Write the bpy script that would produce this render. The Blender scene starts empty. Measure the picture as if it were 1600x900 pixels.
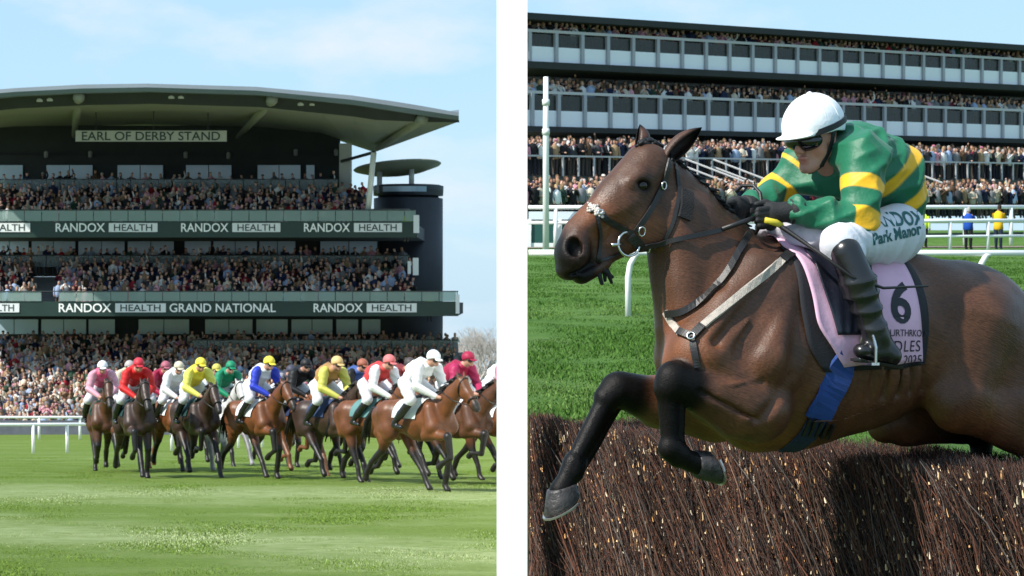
import bpy, bmesh, math, random
import numpy as np
from mathutils import Vector, Matrix
from mathutils.bvhtree import BVHTree

# ------------------------------------------------------------------ camera, sky, sun, exposure
scene = bpy.context.scene
COL = scene.collection
F = 4000.0                       # focal length in pixels of a 1600 px wide frame
CZ = 2.0                         # camera height
cam_data = bpy.data.cameras.new('camera')
cam_data.sensor_width = 36.0
cam_data.lens = F / 1600.0 * 36.0
cam_data.clip_start = 0.5
cam_data.clip_end = 9000.0
cam_data.dof.use_dof = True
cam_data.dof.focus_distance = 10.3
cam_data.dof.aperture_fstop = 20.0
cam = bpy.data.objects.new('camera', cam_data)
cam.location = (0, 0, CZ)
cam.rotation_euler = (math.pi / 2, 0, 0)
COL.objects.link(cam)
scene.camera = cam

SUN_ELEV = math.radians(45.0)
SUN_AZ = math.radians(-122.0)      # direction towards the sun, from +Y clockwise (from the left, a little behind the camera)
world = bpy.data.worlds.new('World')
scene.world = world
world.use_nodes = True
wn, wl = world.node_tree.nodes, world.node_tree.links
wn.clear()
w_out = wn.new('ShaderNodeOutputWorld')
w_bg = wn.new('ShaderNodeBackground')
w_sky = wn.new('ShaderNodeTexSky')
w_sky.sky_type = 'NISHITA'
w_sky.sun_disc = False
w_sky.sun_elevation = SUN_ELEV
w_sky.sun_rotation = SUN_AZ
w_sky.altitude = 0
w_sky.air_density = 1.0
w_sky.dust_density = 0.3
w_sky.ozone_density = 3.0
w_bg.inputs['Strength'].default_value = 0.125
# thin broken cloud over the whole sky
w_tc = wn.new('ShaderNodeTexCoord')
w_map = wn.new('ShaderNodeMapping')
w_map.inputs['Scale'].default_value = (9, 9, 22)
w_map.inputs['Location'].default_value = (3.1, 0.4, 0.35)
w_noise = wn.new('ShaderNodeTexNoise')
w_noise.inputs['Scale'].default_value = 1.0
w_noise.inputs['Detail'].default_value = 7
w_noise.inputs['Roughness'].default_value = 0.55
w_ramp = wn.new('ShaderNodeValToRGB')
w_ramp.color_ramp.elements[0].position = 0.52
w_ramp.color_ramp.elements[0].color = (0, 0, 0, 1)
w_ramp.color_ramp.elements[1].position = 0.72
w_ramp.color_ramp.elements[1].color = (0.75, 0.75, 0.75, 1)
w_mix = wn.new('ShaderNodeMixRGB')
w_mix.inputs['Color2'].default_value = (4.3, 4.6, 4.9, 1)
w_haze = wn.new('ShaderNodeMixRGB')
w_haze.inputs['Fac'].default_value = 0.8
w_haze.inputs['Color2'].default_value = (2.30, 3.65, 4.85, 1)
wl.new(w_tc.outputs['Generated'], w_map.inputs['Vector'])
wl.new(w_map.outputs['Vector'], w_noise.inputs['Vector'])
wl.new(w_noise.outputs['Fac'], w_ramp.inputs['Fac'])
wl.new(w_sky.outputs['Color'], w_haze.inputs['Color1'])
wl.new(w_haze.outputs['Color'], w_mix.inputs['Color1'])
wl.new(w_ramp.outputs['Color'], w_mix.inputs['Fac'])
wl.new(w_mix.outputs['Color'], w_bg.inputs['Color'])
wl.new(w_bg.outputs['Background'], w_out.inputs['Surface'])

sun_data = bpy.data.lights.new('sun', 'SUN')
sun_data.energy = 4.2
sun_data.angle = math.radians(1.0)
sun_data.color = (1.0, 0.95, 0.87)
sun = bpy.data.objects.new('sun', sun_data)
to_sun = Vector((math.sin(SUN_AZ) * math.cos(SUN_ELEV), math.cos(SUN_AZ) * math.cos(SUN_ELEV), math.sin(SUN_ELEV)))
sun.rotation_euler = to_sun.to_track_quat('Z', 'Y').to_euler()
sun.location = (-30, -20, 60)
COL.objects.link(sun)

scene.view_settings.view_transform = 'Standard'
scene.view_settings.look = 'None'
scene.view_settings.exposure = 0.70
scene.view_settings.gamma = 1.0
scene.view_settings.use_curve_mapping = False

R = random.Random(7)
RN = np.random.RandomState(11)


# ------------------------------------------------------------------ helpers: layout
def at(px, py, Y):
    """world point seen at pixel (px, py) of the 1600x900 photograph at depth Y"""
    return Vector(((px - 800.0) / F * Y, Y, CZ + (450.0 - py) / F * Y))


def lin(r, g, b):
    f = lambda c: (c / 12.92 if c <= 0.04045 else ((c + 0.055) / 1.055) ** 2.4)
    return (f(r / 255.0), f(g / 255.0), f(b / 255.0))


# ------------------------------------------------------------------ helpers: materials
MATS = {}


def mat(name, col=(0.5, 0.5, 0.5), rough=0.6, metal=0.0, spec=0.5, noise=0.0, nscale=20.0, bump=0.0, bscale=60.0,
        attr=None, objcol=False, stretch=None, coat=0.0, sheen=0.0, alpha=1.0, trans=0.0):
    if name in MATS:
        return MATS[name]
    m = bpy.data.materials.new(name)
    m.use_nodes = True
    nt = m.node_tree
    b = nt.nodes['Principled BSDF']
    b.inputs['Roughness'].default_value = rough
    b.inputs['Metallic'].default_value = metal
    b.inputs['Specular IOR Level'].default_value = spec
    b.inputs['Coat Weight'].default_value = coat
    b.inputs['Sheen Weight'].default_value = sheen
    b.inputs['Alpha'].default_value = alpha
    b.inputs['Transmission Weight'].default_value = trans
    src = None
    if attr:
        a = nt.nodes.new('ShaderNodeAttribute')
        a.attribute_name = attr
        src = a.outputs['Color']
    elif objcol:
        a = nt.nodes.new('ShaderNodeObjectInfo')
        src = a.outputs['Color']
    if noise > 0 or bump > 0:
        tc = nt.nodes.new('ShaderNodeTexCoord')
        vec = tc.outputs['Object']
        if stretch:
            mp = nt.nodes.new('ShaderNodeMapping')
            mp.inputs['Scale'].default_value = stretch
            nt.links.new(vec, mp.inputs['Vector'])
            vec = mp.outputs['Vector']
    if noise > 0:
        n = nt.nodes.new('ShaderNodeTexNoise')
        n.inputs['Scale'].default_value = nscale
        n.inputs['Detail'].default_value = 5
        nt.links.new(vec, n.inputs['Vector'])
        mr = nt.nodes.new('ShaderNodeMapRange')
        mr.inputs['From Min'].default_value = 0.25
        mr.inputs['From Max'].default_value = 0.75
        mr.inputs['To Min'].default_value = 1.0 - noise
        mr.inputs['To Max'].default_value = 1.0 + noise
        nt.links.new(n.outputs['Fac'], mr.inputs['Value'])
        mx = nt.nodes.new('ShaderNodeVectorMath')
        mx.operation = 'SCALE'
        if src is None:
            mx.inputs[0].default_value = col[:3]
        else:
            nt.links.new(src, mx.inputs[0])
        nt.links.new(mr.outputs['Result'], mx.inputs['Scale'])
        nt.links.new(mx.outputs['Vector'], b.inputs['Base Color'])
    elif src is not None:
        nt.links.new(src, b.inputs['Base Color'])
    else:
        b.inputs['Base Color'].default_value = (*col[:3], 1)
    if bump > 0:
        n2 = nt.nodes.new('ShaderNodeTexNoise')
        n2.inputs['Scale'].default_value = bscale
        n2.inputs['Detail'].default_value = 4
        nt.links.new(vec, n2.inputs['Vector'])
        bp = nt.nodes.new('ShaderNodeBump')
        bp.inputs['Strength'].default_value = min(1.0, bump)
        bp.inputs['Distance'].default_value = 0.01
        nt.links.new(n2.outputs['Fac'], bp.inputs['Height'])
        nt.links.new(bp.outputs['Normal'], b.inputs['Normal'])
    MATS[name] = m
    return m


# ------------------------------------------------------------------ helpers: objects
def tag(o, label=None, cat=None, group=None, kind=None):
    if label: o['label'] = label
    if cat: o['category'] = cat
    if group: o['group'] = group
    if kind: o['kind'] = kind
    return o


def empty(name, loc=(0, 0, 0), rz=0.0):
    o = bpy.data.objects.new(name, None)
    o.location = loc
    o.rotation_euler = (0, 0, rz)
    o.empty_display_size = 0.2
    COL.objects.link(o)
    return o


def link(name, me, parent=None, keep=False):
    o = bpy.data.objects.new(name, me)
    COL.objects.link(o)
    if parent is not None:
        o.parent = parent
        if keep:      # mesh given in world coordinates
            if parent.parent is None:
                o.matrix_parent_inverse = Matrix.LocRotScale(parent.location, parent.rotation_euler, parent.scale).inverted()
    return o


def mesh_np(name, V, Q, material, colors=None, smooth=True):
    """mesh from numpy verts (n,3) and faces (m,3 or 4)"""
    V = np.ascontiguousarray(V, dtype=np.float32)
    Q = np.ascontiguousarray(Q, dtype=np.int32)
    me = bpy.data.meshes.new(name)
    n, k = Q.shape
    me.vertices.add(len(V))
    me.vertices.foreach_set('co', V.ravel())
    me.loops.add(n * k)
    me.loops.foreach_set('vertex_index', Q.ravel())
    me.polygons.add(n)
    me.polygons.foreach_set('loop_start', np.arange(0, n * k, k, dtype=np.int32))
    me.polygons.foreach_set('use_smooth', np.full(n, smooth, dtype=bool))
    me.update(calc_edges=True)
    if colors is not None:
        ca = me.color_attributes.new('Col', 'FLOAT_COLOR', 'POINT')
        c4 = np.ones((len(V), 4), np.float32)
        c4[:, :3] = colors
        ca.data.foreach_set('color', c4.ravel())
    if material is not None:
        for m in (material if isinstance(material, (list, tuple)) else [material]):
            me.materials.append(m)
    return me


class MB:
    """collects simple shapes into one mesh"""
    def __init__(s):
        s.v, s.f, s.m = [], [], []

    def add(s, vs, fs, mi=0):
        o = len(s.v)
        s.v += [tuple(x) for x in vs]
        s.f += [tuple(i + o for i in q) for q in fs]
        s.m += [mi] * len(fs)

    def hexa(s, p, mi=0):
        """8 points: bottom ring 0-3, top ring 4-7"""
        s.add(p, [(3, 2, 1, 0), (4, 5, 6, 7), (0, 1, 5, 4), (1, 2, 6, 5), (2, 3, 7, 6), (3, 0, 4, 7)], mi)

    def box(s, x0, x1, y0, y1, z0, z1, mi=0):
        s.hexa([(x0, y0, z0), (x1, y0, z0), (x1, y1, z0), (x0, y1, z0), (x0, y0, z1), (x1, y0, z1), (x1, y1, z1), (x0, y1, z1)], mi)

    def bar(s, a, b, w, h, up=(0, 0, 1), mi=0):
        a, b = Vector(a), Vector(b)
        t = (b - a).normalized()
        sd = t.cross(Vector(up))
        if sd.length < 1e-4: sd = t.cross(Vector((1, 0, 0)))
        sd.normalize()
        u = sd.cross(t).normalized()
        sd, u = sd * w / 2, u * h / 2
        s.hexa([a - sd - u, a + sd - u, b + sd - u, b - sd - u, a - sd + u, a + sd + u, b + sd + u, b - sd + u], mi)

    def tube(s, pts, r, n=8, mi=0, cap=True):
        pts = [Vector(p) for p in pts]
        rs = r if isinstance(r, (list, tuple)) else [r] * len(pts)
        o = len(s.v)
        ref = None
        for i, p in enumerate(pts):
            t = (pts[min(i + 1, len(pts) - 1)] - pts[max(i - 1, 0)]).normalized()
            if ref is None:
                ref = t.orthogonal().normalized()
            x = (ref - t * ref.dot(t)).normalized()
            ref = x
            y = t.cross(x)
            for k in range(n):
                a = 2 * math.pi * k / n
                s.v.append(tuple(p + (x * math.cos(a) + y * math.sin(a)) * rs[i]))
        for i in range(len(pts) - 1):
            for k in range(n):
                k2 = (k + 1) % n
                s.f.append((o + i * n + k, o + i * n + k2, o + (i + 1) * n + k2, o + (i + 1) * n + k))
                s.m.append(mi)
        if cap:
            s.f.append(tuple(o + k for k in reversed(range(n)))); s.m.append(mi)
            s.f.append(tuple(o + (len(pts) - 1) * n + k for k in range(n))); s.m.append(mi)

    def lathe(s, prof, n=16, c=(0, 0, 0), mi=0):
        """profile list of (r, z) round the z axis"""
        o = len(s.v)
        for r, z in prof:
            for k in range(n):
                a = 2 * math.pi * k / n
                s.v.append((c[0] + r * math.cos(a), c[1] + r * math.sin(a), c[2] + z))
        for i in range(len(prof) - 1):
            for k in range(n):
                k2 = (k + 1) % n
                s.f.append((o + i * n + k, o + i * n + k2, o + (i + 1) * n + k2, o + (i + 1) * n + k)); s.m.append(mi)
        s.f.append(tuple(o + k for k in reversed(range(n)))); s.m.append(mi)
        s.f.append(tuple(o + (len(prof) - 1) * n + k for k in range(n))); s.m.append(mi)

    def mesh(s, name, materials, smooth=False):
        me = bpy.data.meshes.new(name)
        me.from_pydata(s.v, [], s.f)
        for m in (materials if isinstance(materials, (list, tuple)) else [materials]):
            me.materials.append(m)
        me.polygons.foreach_set('material_index', np.array(s.m, dtype=np.int32))
        me.polygons.foreach_set('use_smooth', np.full(len(s.f), smooth, dtype=bool))
        me.update()
        return me

    def build(s, name, materials, parent=None, smooth=False, keep=False):
        return link(name, s.mesh(name, materials, smooth), parent, keep)


def text_mesh(body, size=1.0, spacing=1.0, bold=0.0, extrude=0.0):
    """numpy verts (x right, y up) and triangles of a line of lettering, starting at x = 0"""
    cu = bpy.data.curves.new('lettering', 'FONT')
    cu.body = body
    cu.size = size
    cu.space_character = spacing
    cu.offset = bold
    cu.extrude = extrude
    cu.resolution_u = 4
    o = bpy.data.objects.new('lettering', cu)
    COL.objects.link(o)
    dg = bpy.context.evaluated_depsgraph_get()
    me = o.evaluated_get(dg).to_mesh()
    me.calc_loop_triangles()
    V = np.array([v.co[:] for v in me.vertices])
    T = np.array([t.vertices[:] for t in me.loop_triangles])
    o.evaluated_get(dg).to_mesh_clear()
    bpy.data.objects.remove(o)
    bpy.data.curves.remove(cu)
    return V, T


# ------------------------------------------------------------------ helpers: organic surfaces from blended volumes
class Vol:
    def __init__(s, lo, hi, h):
        s.lo = np.array(lo, float)
        s.h = h
        s.n = np.ceil((np.array(hi, float) - s.lo) / h).astype(int) + 1
        s.D = np.full(s.n, 1.0, np.float32)

    def region(s, lo, hi):
        i0 = np.clip(np.floor((np.array(lo) - s.lo) / s.h).astype(int), 0, s.n)
        i1 = np.clip(np.ceil((np.array(hi) - s.lo) / s.h).astype(int) + 1, 0, s.n)
        if np.any(i1 <= i0): return None
        sl = tuple(slice(a, b) for a, b in zip(i0, i1))
        ax = [(s.lo[k] + s.h * np.arange(i0[k], i1[k])).astype(np.float32) for k in range(3)]
        return sl, ax[0][:, None, None], ax[1][None, :, None], ax[2][None, None, :]

    def put(s, sl, d, k, sub=False):
        D = s.D[sl]
        if sub:
            a, b = D, -d
            if k > 0:
                h = np.clip(0.5 + 0.5 * (a - b) / k, 0, 1)
                s.D[sl] = b + (a - b) * h + k * h * (1 - h)
            else:
                s.D[sl] = np.maximum(a, b)
            return
        if k > 0:
            h = np.clip(0.5 + 0.5 * (d - D) / k, 0, 1)
            s.D[sl] = d + (D - d) * h - k * h * (1 - h)
        else:
            s.D[sl] = np.minimum(D, d)

    def cap(s, a, b, ra, rb, k=0.03, sv=1.0, sub=False):
        """tapered capsule; sv scales its thickness along the second axis"""
        a, b = np.array(a, float), np.array(b, float)
        r = max(ra, rb) * max(1.0, sv) + k + 2 * s.h
        g = s.region(np.minimum(a, b) - r, np.maximum(a, b) + r)
        if g is None: return
        sl, X, Y, Z = g
        Y = Y / sv
        a = a * (1, 1 / sv, 1); b = b * (1, 1 / sv, 1)
        ba = b - a
        L = max(1e-9, float(ba @ ba))
        t = np.clip(((X - a[0]) * ba[0] + (Y - a[1]) * ba[1] + (Z - a[2]) * ba[2]) / L, 0, 1)
        d = np.sqrt((X - a[0] - t * ba[0]) ** 2 + (Y - a[1] - t * ba[1]) ** 2 + (Z - a[2] - t * ba[2]) ** 2) - (ra + t * (rb - ra))
        s.put(sl, (d * min(1.0, sv)).astype(np.float32), k, sub)

    def chain(s, pts, rs, k=0.03, sv=1.0):
        for i in range(len(pts) - 1):
            v = sv if not isinstance(sv, (list, tuple)) else 0.5 * (sv[i] + sv[i + 1])
            s.cap(pts[i], pts[i + 1], rs[i], rs[i + 1], k, v)

    def ell(s, c, r, k=0.03, rot=None, sub=False):
        """ellipsoid with radii r in the frame given by rot (3x3, columns = axes)"""
        c, r = np.array(c, float), np.array(r, float)
        m = r.max() + k + 2 * s.h
        g = s.region(c - m, c + m)
        if g is None: return
        sl, X, Y, Z = g
        X, Y, Z = X - c[0], Y - c[1], Z - c[2]
        if rot is not None:
            M = np.array(rot, float)
            x = X * M[0, 0] + Y * M[1, 0] + Z * M[2, 0]
            y = X * M[0, 1] + Y * M[1, 1] + Z * M[2, 1]
            z = X * M[0, 2] + Y * M[1, 2] + Z * M[2, 2]
        else:
            x, y, z = X, Y, Z
        k0 = np.sqrt((x / r[0]) ** 2 + (y / r[1]) ** 2 + (z / r[2]) ** 2)
        k1 = np.sqrt((x / r[0] ** 2) ** 2 + (y / r[1] ** 2) ** 2 + (z / r[2] ** 2) ** 2) + 1e-6
        s.put(sl, (k0 * (k0 - 1.0) / k1).astype(np.float32), k, sub)

    def cut_below(s, n, off):
        """keep the side where p.n > off"""
        ax = [(s.lo[k] + s.h * np.arange(s.n[k])).astype(np.float32) for k in range(3)]
        d = off - (ax[0][:, None, None] * n[0] + ax[1][None, :, None] * n[1] + ax[2][None, None, :] * n[2])
        s.D = np.maximum(s.D, d.astype(np.float32))

    def mesh(s, smooth=2):
        D = s.D
        D[0], D[-1] = 1, 1
        D[:, 0], D[:, -1] = 1, 1
        D[:, :, 0], D[:, :, -1] = 1, 1
        S = D < 0
        c = S[:-1, :-1, :-1].astype(np.int8)
        cnt = c.copy()
        for i in (0, 1):
            for j in (0, 1):
                for k in (0, 1):
                    if i + j + k:
                        cnt += S[i:S.shape[0] - 1 + i, j:S.shape[1] - 1 + j, k:S.shape[2] - 1 + k]
        act = (cnt > 0) & (cnt < 8)
        I = np.argwhere(act)
        idx = np.full(act.shape, -1, np.int64)
        idx[act] = np.arange(len(I))
        P = np.zeros((len(I), 3))
        W = np.zeros(len(I))
        corners = [(i, j, k) for i in (0, 1) for j in (0, 1) for k in (0, 1)]
        vals = {q: D[I[:, 0] + q[0], I[:, 1] + q[1], I[:, 2] + q[2]].astype(float) for q in corners}
        for q in corners:
            for ax in range(3):
                if q[ax] == 0:
                    q2 = list(q); q2[ax] = 1; q2 = tuple(q2)
                    a, b = vals[q], vals[q2]
                    m = (a < 0) != (b < 0)
                    t = np.where(m, a / np.where(m, a - b, 1), 0)
                    p = np.tile(np.array(q, float), (len(I), 1))
                    p[:, ax] += t
                    P[m] += p[m]
                    W[m] += 1
        V = s.lo + s.h * (I + P / W[:, None])
        quads = []
        for ax in range(3):
            o1, o2 = (ax + 1) % 3, (ax + 2) % 3
            A = np.take(S, range(0, S.shape[ax] - 1), axis=ax)
            B = np.take(S, range(1, S.shape[ax]), axis=ax)
            E = np.argwhere(A != B)
            if len(E) == 0: continue
            flip = A[E[:, 0], E[:, 1], E[:, 2]]
            def cell(d1, d2):
                C = E.copy()
                C[:, o1] -= d1
                C[:, o2] -= d2
                return idx[C[:, 0], C[:, 1], C[:, 2]]
            q = np.stack([cell(1, 1), cell(0, 1), cell(0, 0), cell(1, 0)], 1)
            q[~flip] = q[~flip][:, ::-1]
            quads.append(q)
        Q = np.concatenate(quads)
        Q = Q[(Q >= 0).all(1)]
        for it in range(smooth):
            e = np.concatenate([Q[:, [0, 1]], Q[:, [1, 2]], Q[:, [2, 3]], Q[:, [3, 0]]])
            s1 = np.zeros_like(V)
            w = np.bincount(e[:, 0], minlength=len(V)) + np.bincount(e[:, 1], minlength=len(V))
            for k in range(3):
                s1[:, k] = np.bincount(e[:, 0], V[e[:, 1], k], len(V)) + np.bincount(e[:, 1], V[e[:, 0], k], len(V))
            V = 0.5 * V + 0.5 * s1 / np.maximum(w, 1)[:, None]
        return V, Q


def vnoise(P, seed=0):
    """smooth pseudo noise in [-1, 1] from a few sine waves"""
    r = np.random.RandomState(seed)
    out = np.zeros(len(P))
    for i in range(7):
        d = r.normal(size=3)
        d /= np.linalg.norm(d)
        f = r.uniform(0.7, 1.6)
        out += np.sin(P @ d * f * 6.283 + r.uniform(0, 6.28))
    return out / 4.0


def sstep(a, b, x):
    t = np.clip((x - a) / (b - a), 0, 1)
    return t * t * (3 - 2 * t)


def mixc(c1, c2, t):
    return np.asarray(c1) * (1 - t)[:, None] + np.asarray(c2) * t[:, None]
# ------------------------------------------------------------------ ground: two sides of the course
SL = 181.0 / F       # left side falls away from the camera
SR = 137.0 / F       # right side climbs away from the camera


def zl(Y): return CZ - 1.68 - SL * Y
def zr0(Y): return CZ - 2.0 + SR * min(Y, 175)
def zr(py, Y): return CZ + (313.0 - py) / F * Y + SR * Y        # height seen at py on the right side
def ar(px, py, Y): return Vector(((px - 800.0) / F * Y, Y, CZ + (450.0 - py) / F * Y))


def grass_mat(name, c1, c2, c3, stripe, s1=0.35, dry=0.45):
    m = bpy.data.materials.new(name)
    m.use_nodes = True
    nt = m.node_tree
    N, L = nt.nodes, nt.links
    b = N['Principled BSDF']
    b.inputs['Roughness'].default_value = 0.85
    b.inputs['Specular IOR Level'].default_value = 0.15
    tc = N.new('ShaderNodeTexCoord')
    def noise(scale, detail, sc=(1, 1, 1), rough=0.6):
        mp = N.new('ShaderNodeMapping'); mp.inputs['Scale'].default_value = sc
        n = N.new('ShaderNodeTexNoise'); n.inputs['Scale'].default_value = scale; n.inputs['Detail'].default_value = detail
        n.inputs['Roughness'].default_value = rough
        L.new(tc.outputs['Object'], mp.inputs['Vector']); L.new(mp.outputs['Vector'], n.inputs['Vector'])
        return n.outputs['Fac']
    def ramp(src, p0, p1):
        r = N.new('ShaderNodeMapRange'); r.inputs['From Min'].default_value = p0; r.inputs['From Max'].default_value = p1
        L.new(src, r.inputs['Value']); return r.outputs['Result']
    def mix(f, a, bcol):
        x = N.new('ShaderNodeMixRGB'); L.new(f, x.inputs['Fac'])
        if isinstance(a, tuple): x.inputs['Color1'].default_value = (*a, 1)
        else: L.new(a, x.inputs['Color1'])
        if isinstance(bcol, tuple): x.inputs['Color2'].default_value = (*bcol, 1)
        else: L.new(bcol, x.inputs['Color2'])
        return x.outputs['Color']
    fine = ramp(noise(14.0, 8, (1, 0.55, 1), 0.75), 0.33, 0.67)
    col = mix(fine, c1, c2)
    # worn, paler bands lying across the course
    if name == 'turf_left':
        sp = N.new('ShaderNodeSeparateXYZ'); L.new(tc.outputs['Object'], sp.inputs[0])
        def mth(op, a, b_=None):
            x = N.new('ShaderNodeMath'); x.operation = op
            for i, q in enumerate((a, b_)):
                if q is None: continue
                if isinstance(q, (int, float)): x.inputs[i].default_value = q
                else: L.new(q, x.inputs[i])
            return x.outputs[0]
        wob = mth('MULTIPLY', mth('SUBTRACT', noise(0.5, 4), 0.5), 7.0)
        yy = mth('ADD', sp.outputs['Y'], wob)
        def bandf(y, c0, cx, w):
            d = mth('DIVIDE', mth('SUBTRACT', mth('ADD', y, mth('MULTIPLY', sp.outputs['X'], cx)), c0), w)
            return mth('POWER', 2.718, mth('MULTIPLY', mth('MULTIPLY', d, d), -1.0))
        bands = mth('ADD', bandf(yy, 47.5, 0.15, 4.0), bandf(yy, 28.2, 0.95, 3.0))
        br = ramp(noise(3.0, 6, (0.8, 0.8, 1), 0.7), 0.25, 0.6)
        col = mix(mth('MULTIPLY', mth('MULTIPLY', bands, br), 0.62), col, c3)
    if stripe:
        col = mix(ramp(noise(1.6, 5, (0.6, 0.35, 1), 0.65), 0.35, 0.68), col, tuple(x * 1.25 for x in c2)) if name == 'turf_right' else col
        big = ramp(noise(0.22, 5, (0.35, stripe, 1), 0.62), 0.47, 0.60)
        mid = ramp(noise(2.6, 6, (0.7, 0.7, 1), 0.7), 0.35, 0.62)
        mm = N.new('ShaderNodeMath'); mm.operation = 'MULTIPLY'
        L.new(big, mm.inputs[0]); L.new(mid, mm.inputs[1])
        m2 = N.new('ShaderNodeMath'); m2.operation = 'MULTIPLY'; m2.inputs[1].default_value = dry
        L.new(mm.outputs[0], m2.inputs[0])
        col = mix(m2.outputs[0], col, c3)
        dk = ramp(noise(3.2, 6, (1, 0.6, 1), 0.7), 0.62, 0.74)
        col = mix(dk, col, tuple(x * 0.55 for x in c1))
    L.new(col, b.inputs['Base Color'])
    bp = N.new('ShaderNodeBump'); bp.inputs['Strength'].default_value = 0.9; bp.inputs['Distance'].default_value = 0.05
    L.new(noise(22.0, 8, (1, 0.7, 1), 0.8), bp.inputs['Height'])
    L.new(bp.outputs['Normal'], b.inputs['Normal'])
    MATS[name] = m
    return m


m_grass_l = grass_mat('turf_left', (0.090, 0.150, 0.018), (0.155, 0.228, 0.036), (0.370, 0.430, 0.220), 2.2, dry=0.3)
m_grass_r = grass_mat('turf_right', (0.030, 0.088, 0.012), (0.078, 0.158, 0.026), (0.14, 0.21, 0.06), 0.8, dry=0.5)


def sheet(name, fx0, fx1, ys, zf, material, nx=30):
    V, Q = [], []
    for y in ys:
        for i in range(nx + 1):
            x = fx0(y) + (fx1(y) - fx0(y)) * i / nx
            V.append((x, y, zf(y) + 0.02 * math.sin(x * 1.3 + y * 0.21) * math.sin(y * 0.37 + x * 0.2)))
    for j in range(len(ys) - 1):
        for i in range(nx):
            a = j * (nx + 1) + i
            Q.append((a, a + 1, a + nx + 2, a + nx + 1))
    return link(name, mesh_np(name, np.array(V), np.array(Q), material))


ys_l = list(np.arange(2, 60, 1.0)) + list(np.arange(60, 200, 4)) + [250, 400, 800, 1600, 3500]
ys_r = list(np.arange(2, 60, 1.0)) + list(np.arange(60, 176, 4)) + [250, 400, 800, 1600, 3500]
wall_x = lambda y: 0.0
g1 = sheet('ground', lambda y: -40 - y * 0.6, wall_x, ys_l, zl, m_grass_l)
tag(g1, kind='structure')
g2 = sheet('terrain', wall_x, lambda y: 40 + y * 0.6, ys_r, zr0, m_grass_r)
tag(g2, kind='structure')

# white pillar and wall added to fill the blank strip between the two courses
m_wall = mat('white_render', (0.92, 0.92, 0.91), 0.8, noise=0.01, nscale=3)
mb = MB()
PY_ = 12.7
hw = 24.0 / F * PY_
mb.box(-hw, hw, PY_, PY_ + 0.16, -2.5, CZ + 2.4)
pil = mb.build('pillar', m_wall)
tag(pil, 'tall plain white pillar added to fill the blank strip between the two courses', 'pillar')
mb = MB()
for y0, y1 in zip(range(13, 145, 6), range(19, 151, 6)):
    ya = y0
    mb.hexa([(-0.07, ya, -12), (0.07, ya, -12), (0.07, y1, -12), (-0.07, y1, -12), (-0.07, ya, zr0(y0) + 0.06), (0.07, ya, zr0(y0) + 0.06), (0.07, y1, zr0(y1) + 0.06), (-0.07, y1, zr0(y1) + 0.06)])
wl_ = mb.build('seam_wall', m_wall)  # added wall covering the step where the two ground sheets meet
tag(wl_, 'long low white wall added behind the white pillar to hide the ground step', 'wall')

# ------------------------------------------------------------------ grandstand on the left
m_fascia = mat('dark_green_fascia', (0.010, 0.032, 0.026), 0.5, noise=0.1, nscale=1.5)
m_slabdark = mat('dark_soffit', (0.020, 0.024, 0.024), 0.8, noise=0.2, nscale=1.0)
m_roof = mat('roof_metal', (0.11, 0.14, 0.16), 0.7, noise=0.1, nscale=0.5)
m_soffit = mat('olive_soffit', (0.20, 0.205, 0.155), 0.8, noise=0.08, nscale=0.6)
m_board = mat('sign_board', (0.42, 0.42, 0.39), 0.7, noise=0.06)
m_letter = mat('white_letter', (0.85, 0.86, 0.86), 0.6)
m_plate = mat('white_plate', (0.72, 0.74, 0.76), 0.6)
m_dletter = mat('dark_letter', (0.020, 0.035, 0.035), 0.6)
m_conc = mat('concrete', (0.24, 0.24, 0.23), 0.9, noise=0.2, nscale=1.2)
m_wallgrey = mat('pale_column', (0.50, 0.50, 0.48), 0.8, noise=0.08)
m_steel = mat('white_steel', (0.72, 0.73, 0.73), 0.5)
m_frame = mat('dark_frame', (0.03, 0.035, 0.04), 0.5)
m_dtower = mat('dark_cladding', (0.018, 0.022, 0.030), 0.6, noise=0.15, nscale=1.5)


def glass(name, col, rough=0.08, alpha=0.45):
    if name in MATS: return MATS[name]
    m = bpy.data.materials.new(name)
    m.use_nodes = True
    nt = m.node_tree
    b = nt.nodes['Principled BSDF']
    b.inputs['Base Color'].default_value = (*col, 1)
    b.inputs['Roughness'].default_value = rough
    tr = nt.nodes.new('ShaderNodeBsdfTransparent')
    tr.inputs['Color'].default_value = (0.8, 0.9, 0.88, 1)
    mx = nt.nodes.new('ShaderNodeMixShader')
    mx.inputs['Fac'].default_value = alpha
    nt.links.new(tr.outputs[0], mx.inputs[1])
    nt.links.new(b.outputs[0], mx.inputs[2])
    nt.links.new(mx.outputs[0], nt.nodes['Material Output'].inputs['Surface'])
    MATS[name] = m
    return m


m_bal = glass('balustrade_glass', (0.30, 0.40, 0.38), 0.2, 0.55)
m_bal2 = glass('screen_glass', (0.24, 0.28, 0.30), 0.25, 0.5)
m_win = mat('window_glass', (0.33, 0.43, 0.50), 0.12, spec=0.8, noise=0.15, nscale=0.35)
m_windark = mat('window_dark', (0.03, 0.035, 0.04), 0.15, spec=0.7)

XL = lambda px, Y: (px - 800.0) / F * Y
ZP = lambda py, Y: CZ + (450.0 - py) / F * Y
stand = empty('grandstand', (XL(300, 155), 155, zl(155)))
tag(stand, 'dark multi-tier grandstand with curved roof and sponsor lettering behind the racing horses', 'grandstand')
P0 = lambda name, mb, m, parent=None, smooth=False: mb.build(name, m, parent or stand, smooth, True)


def quad_box(px0, px1, py0, py1, Y0, Y1):
    """box whose front face fills the pixel rectangle at depth Y0"""
    mb = MB()
    mb.box(XL(px0, Y0), XL(px1, Y0), Y0, Y1, ZP(py1, Y0), ZP(py0, Y0))
    return mb


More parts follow.
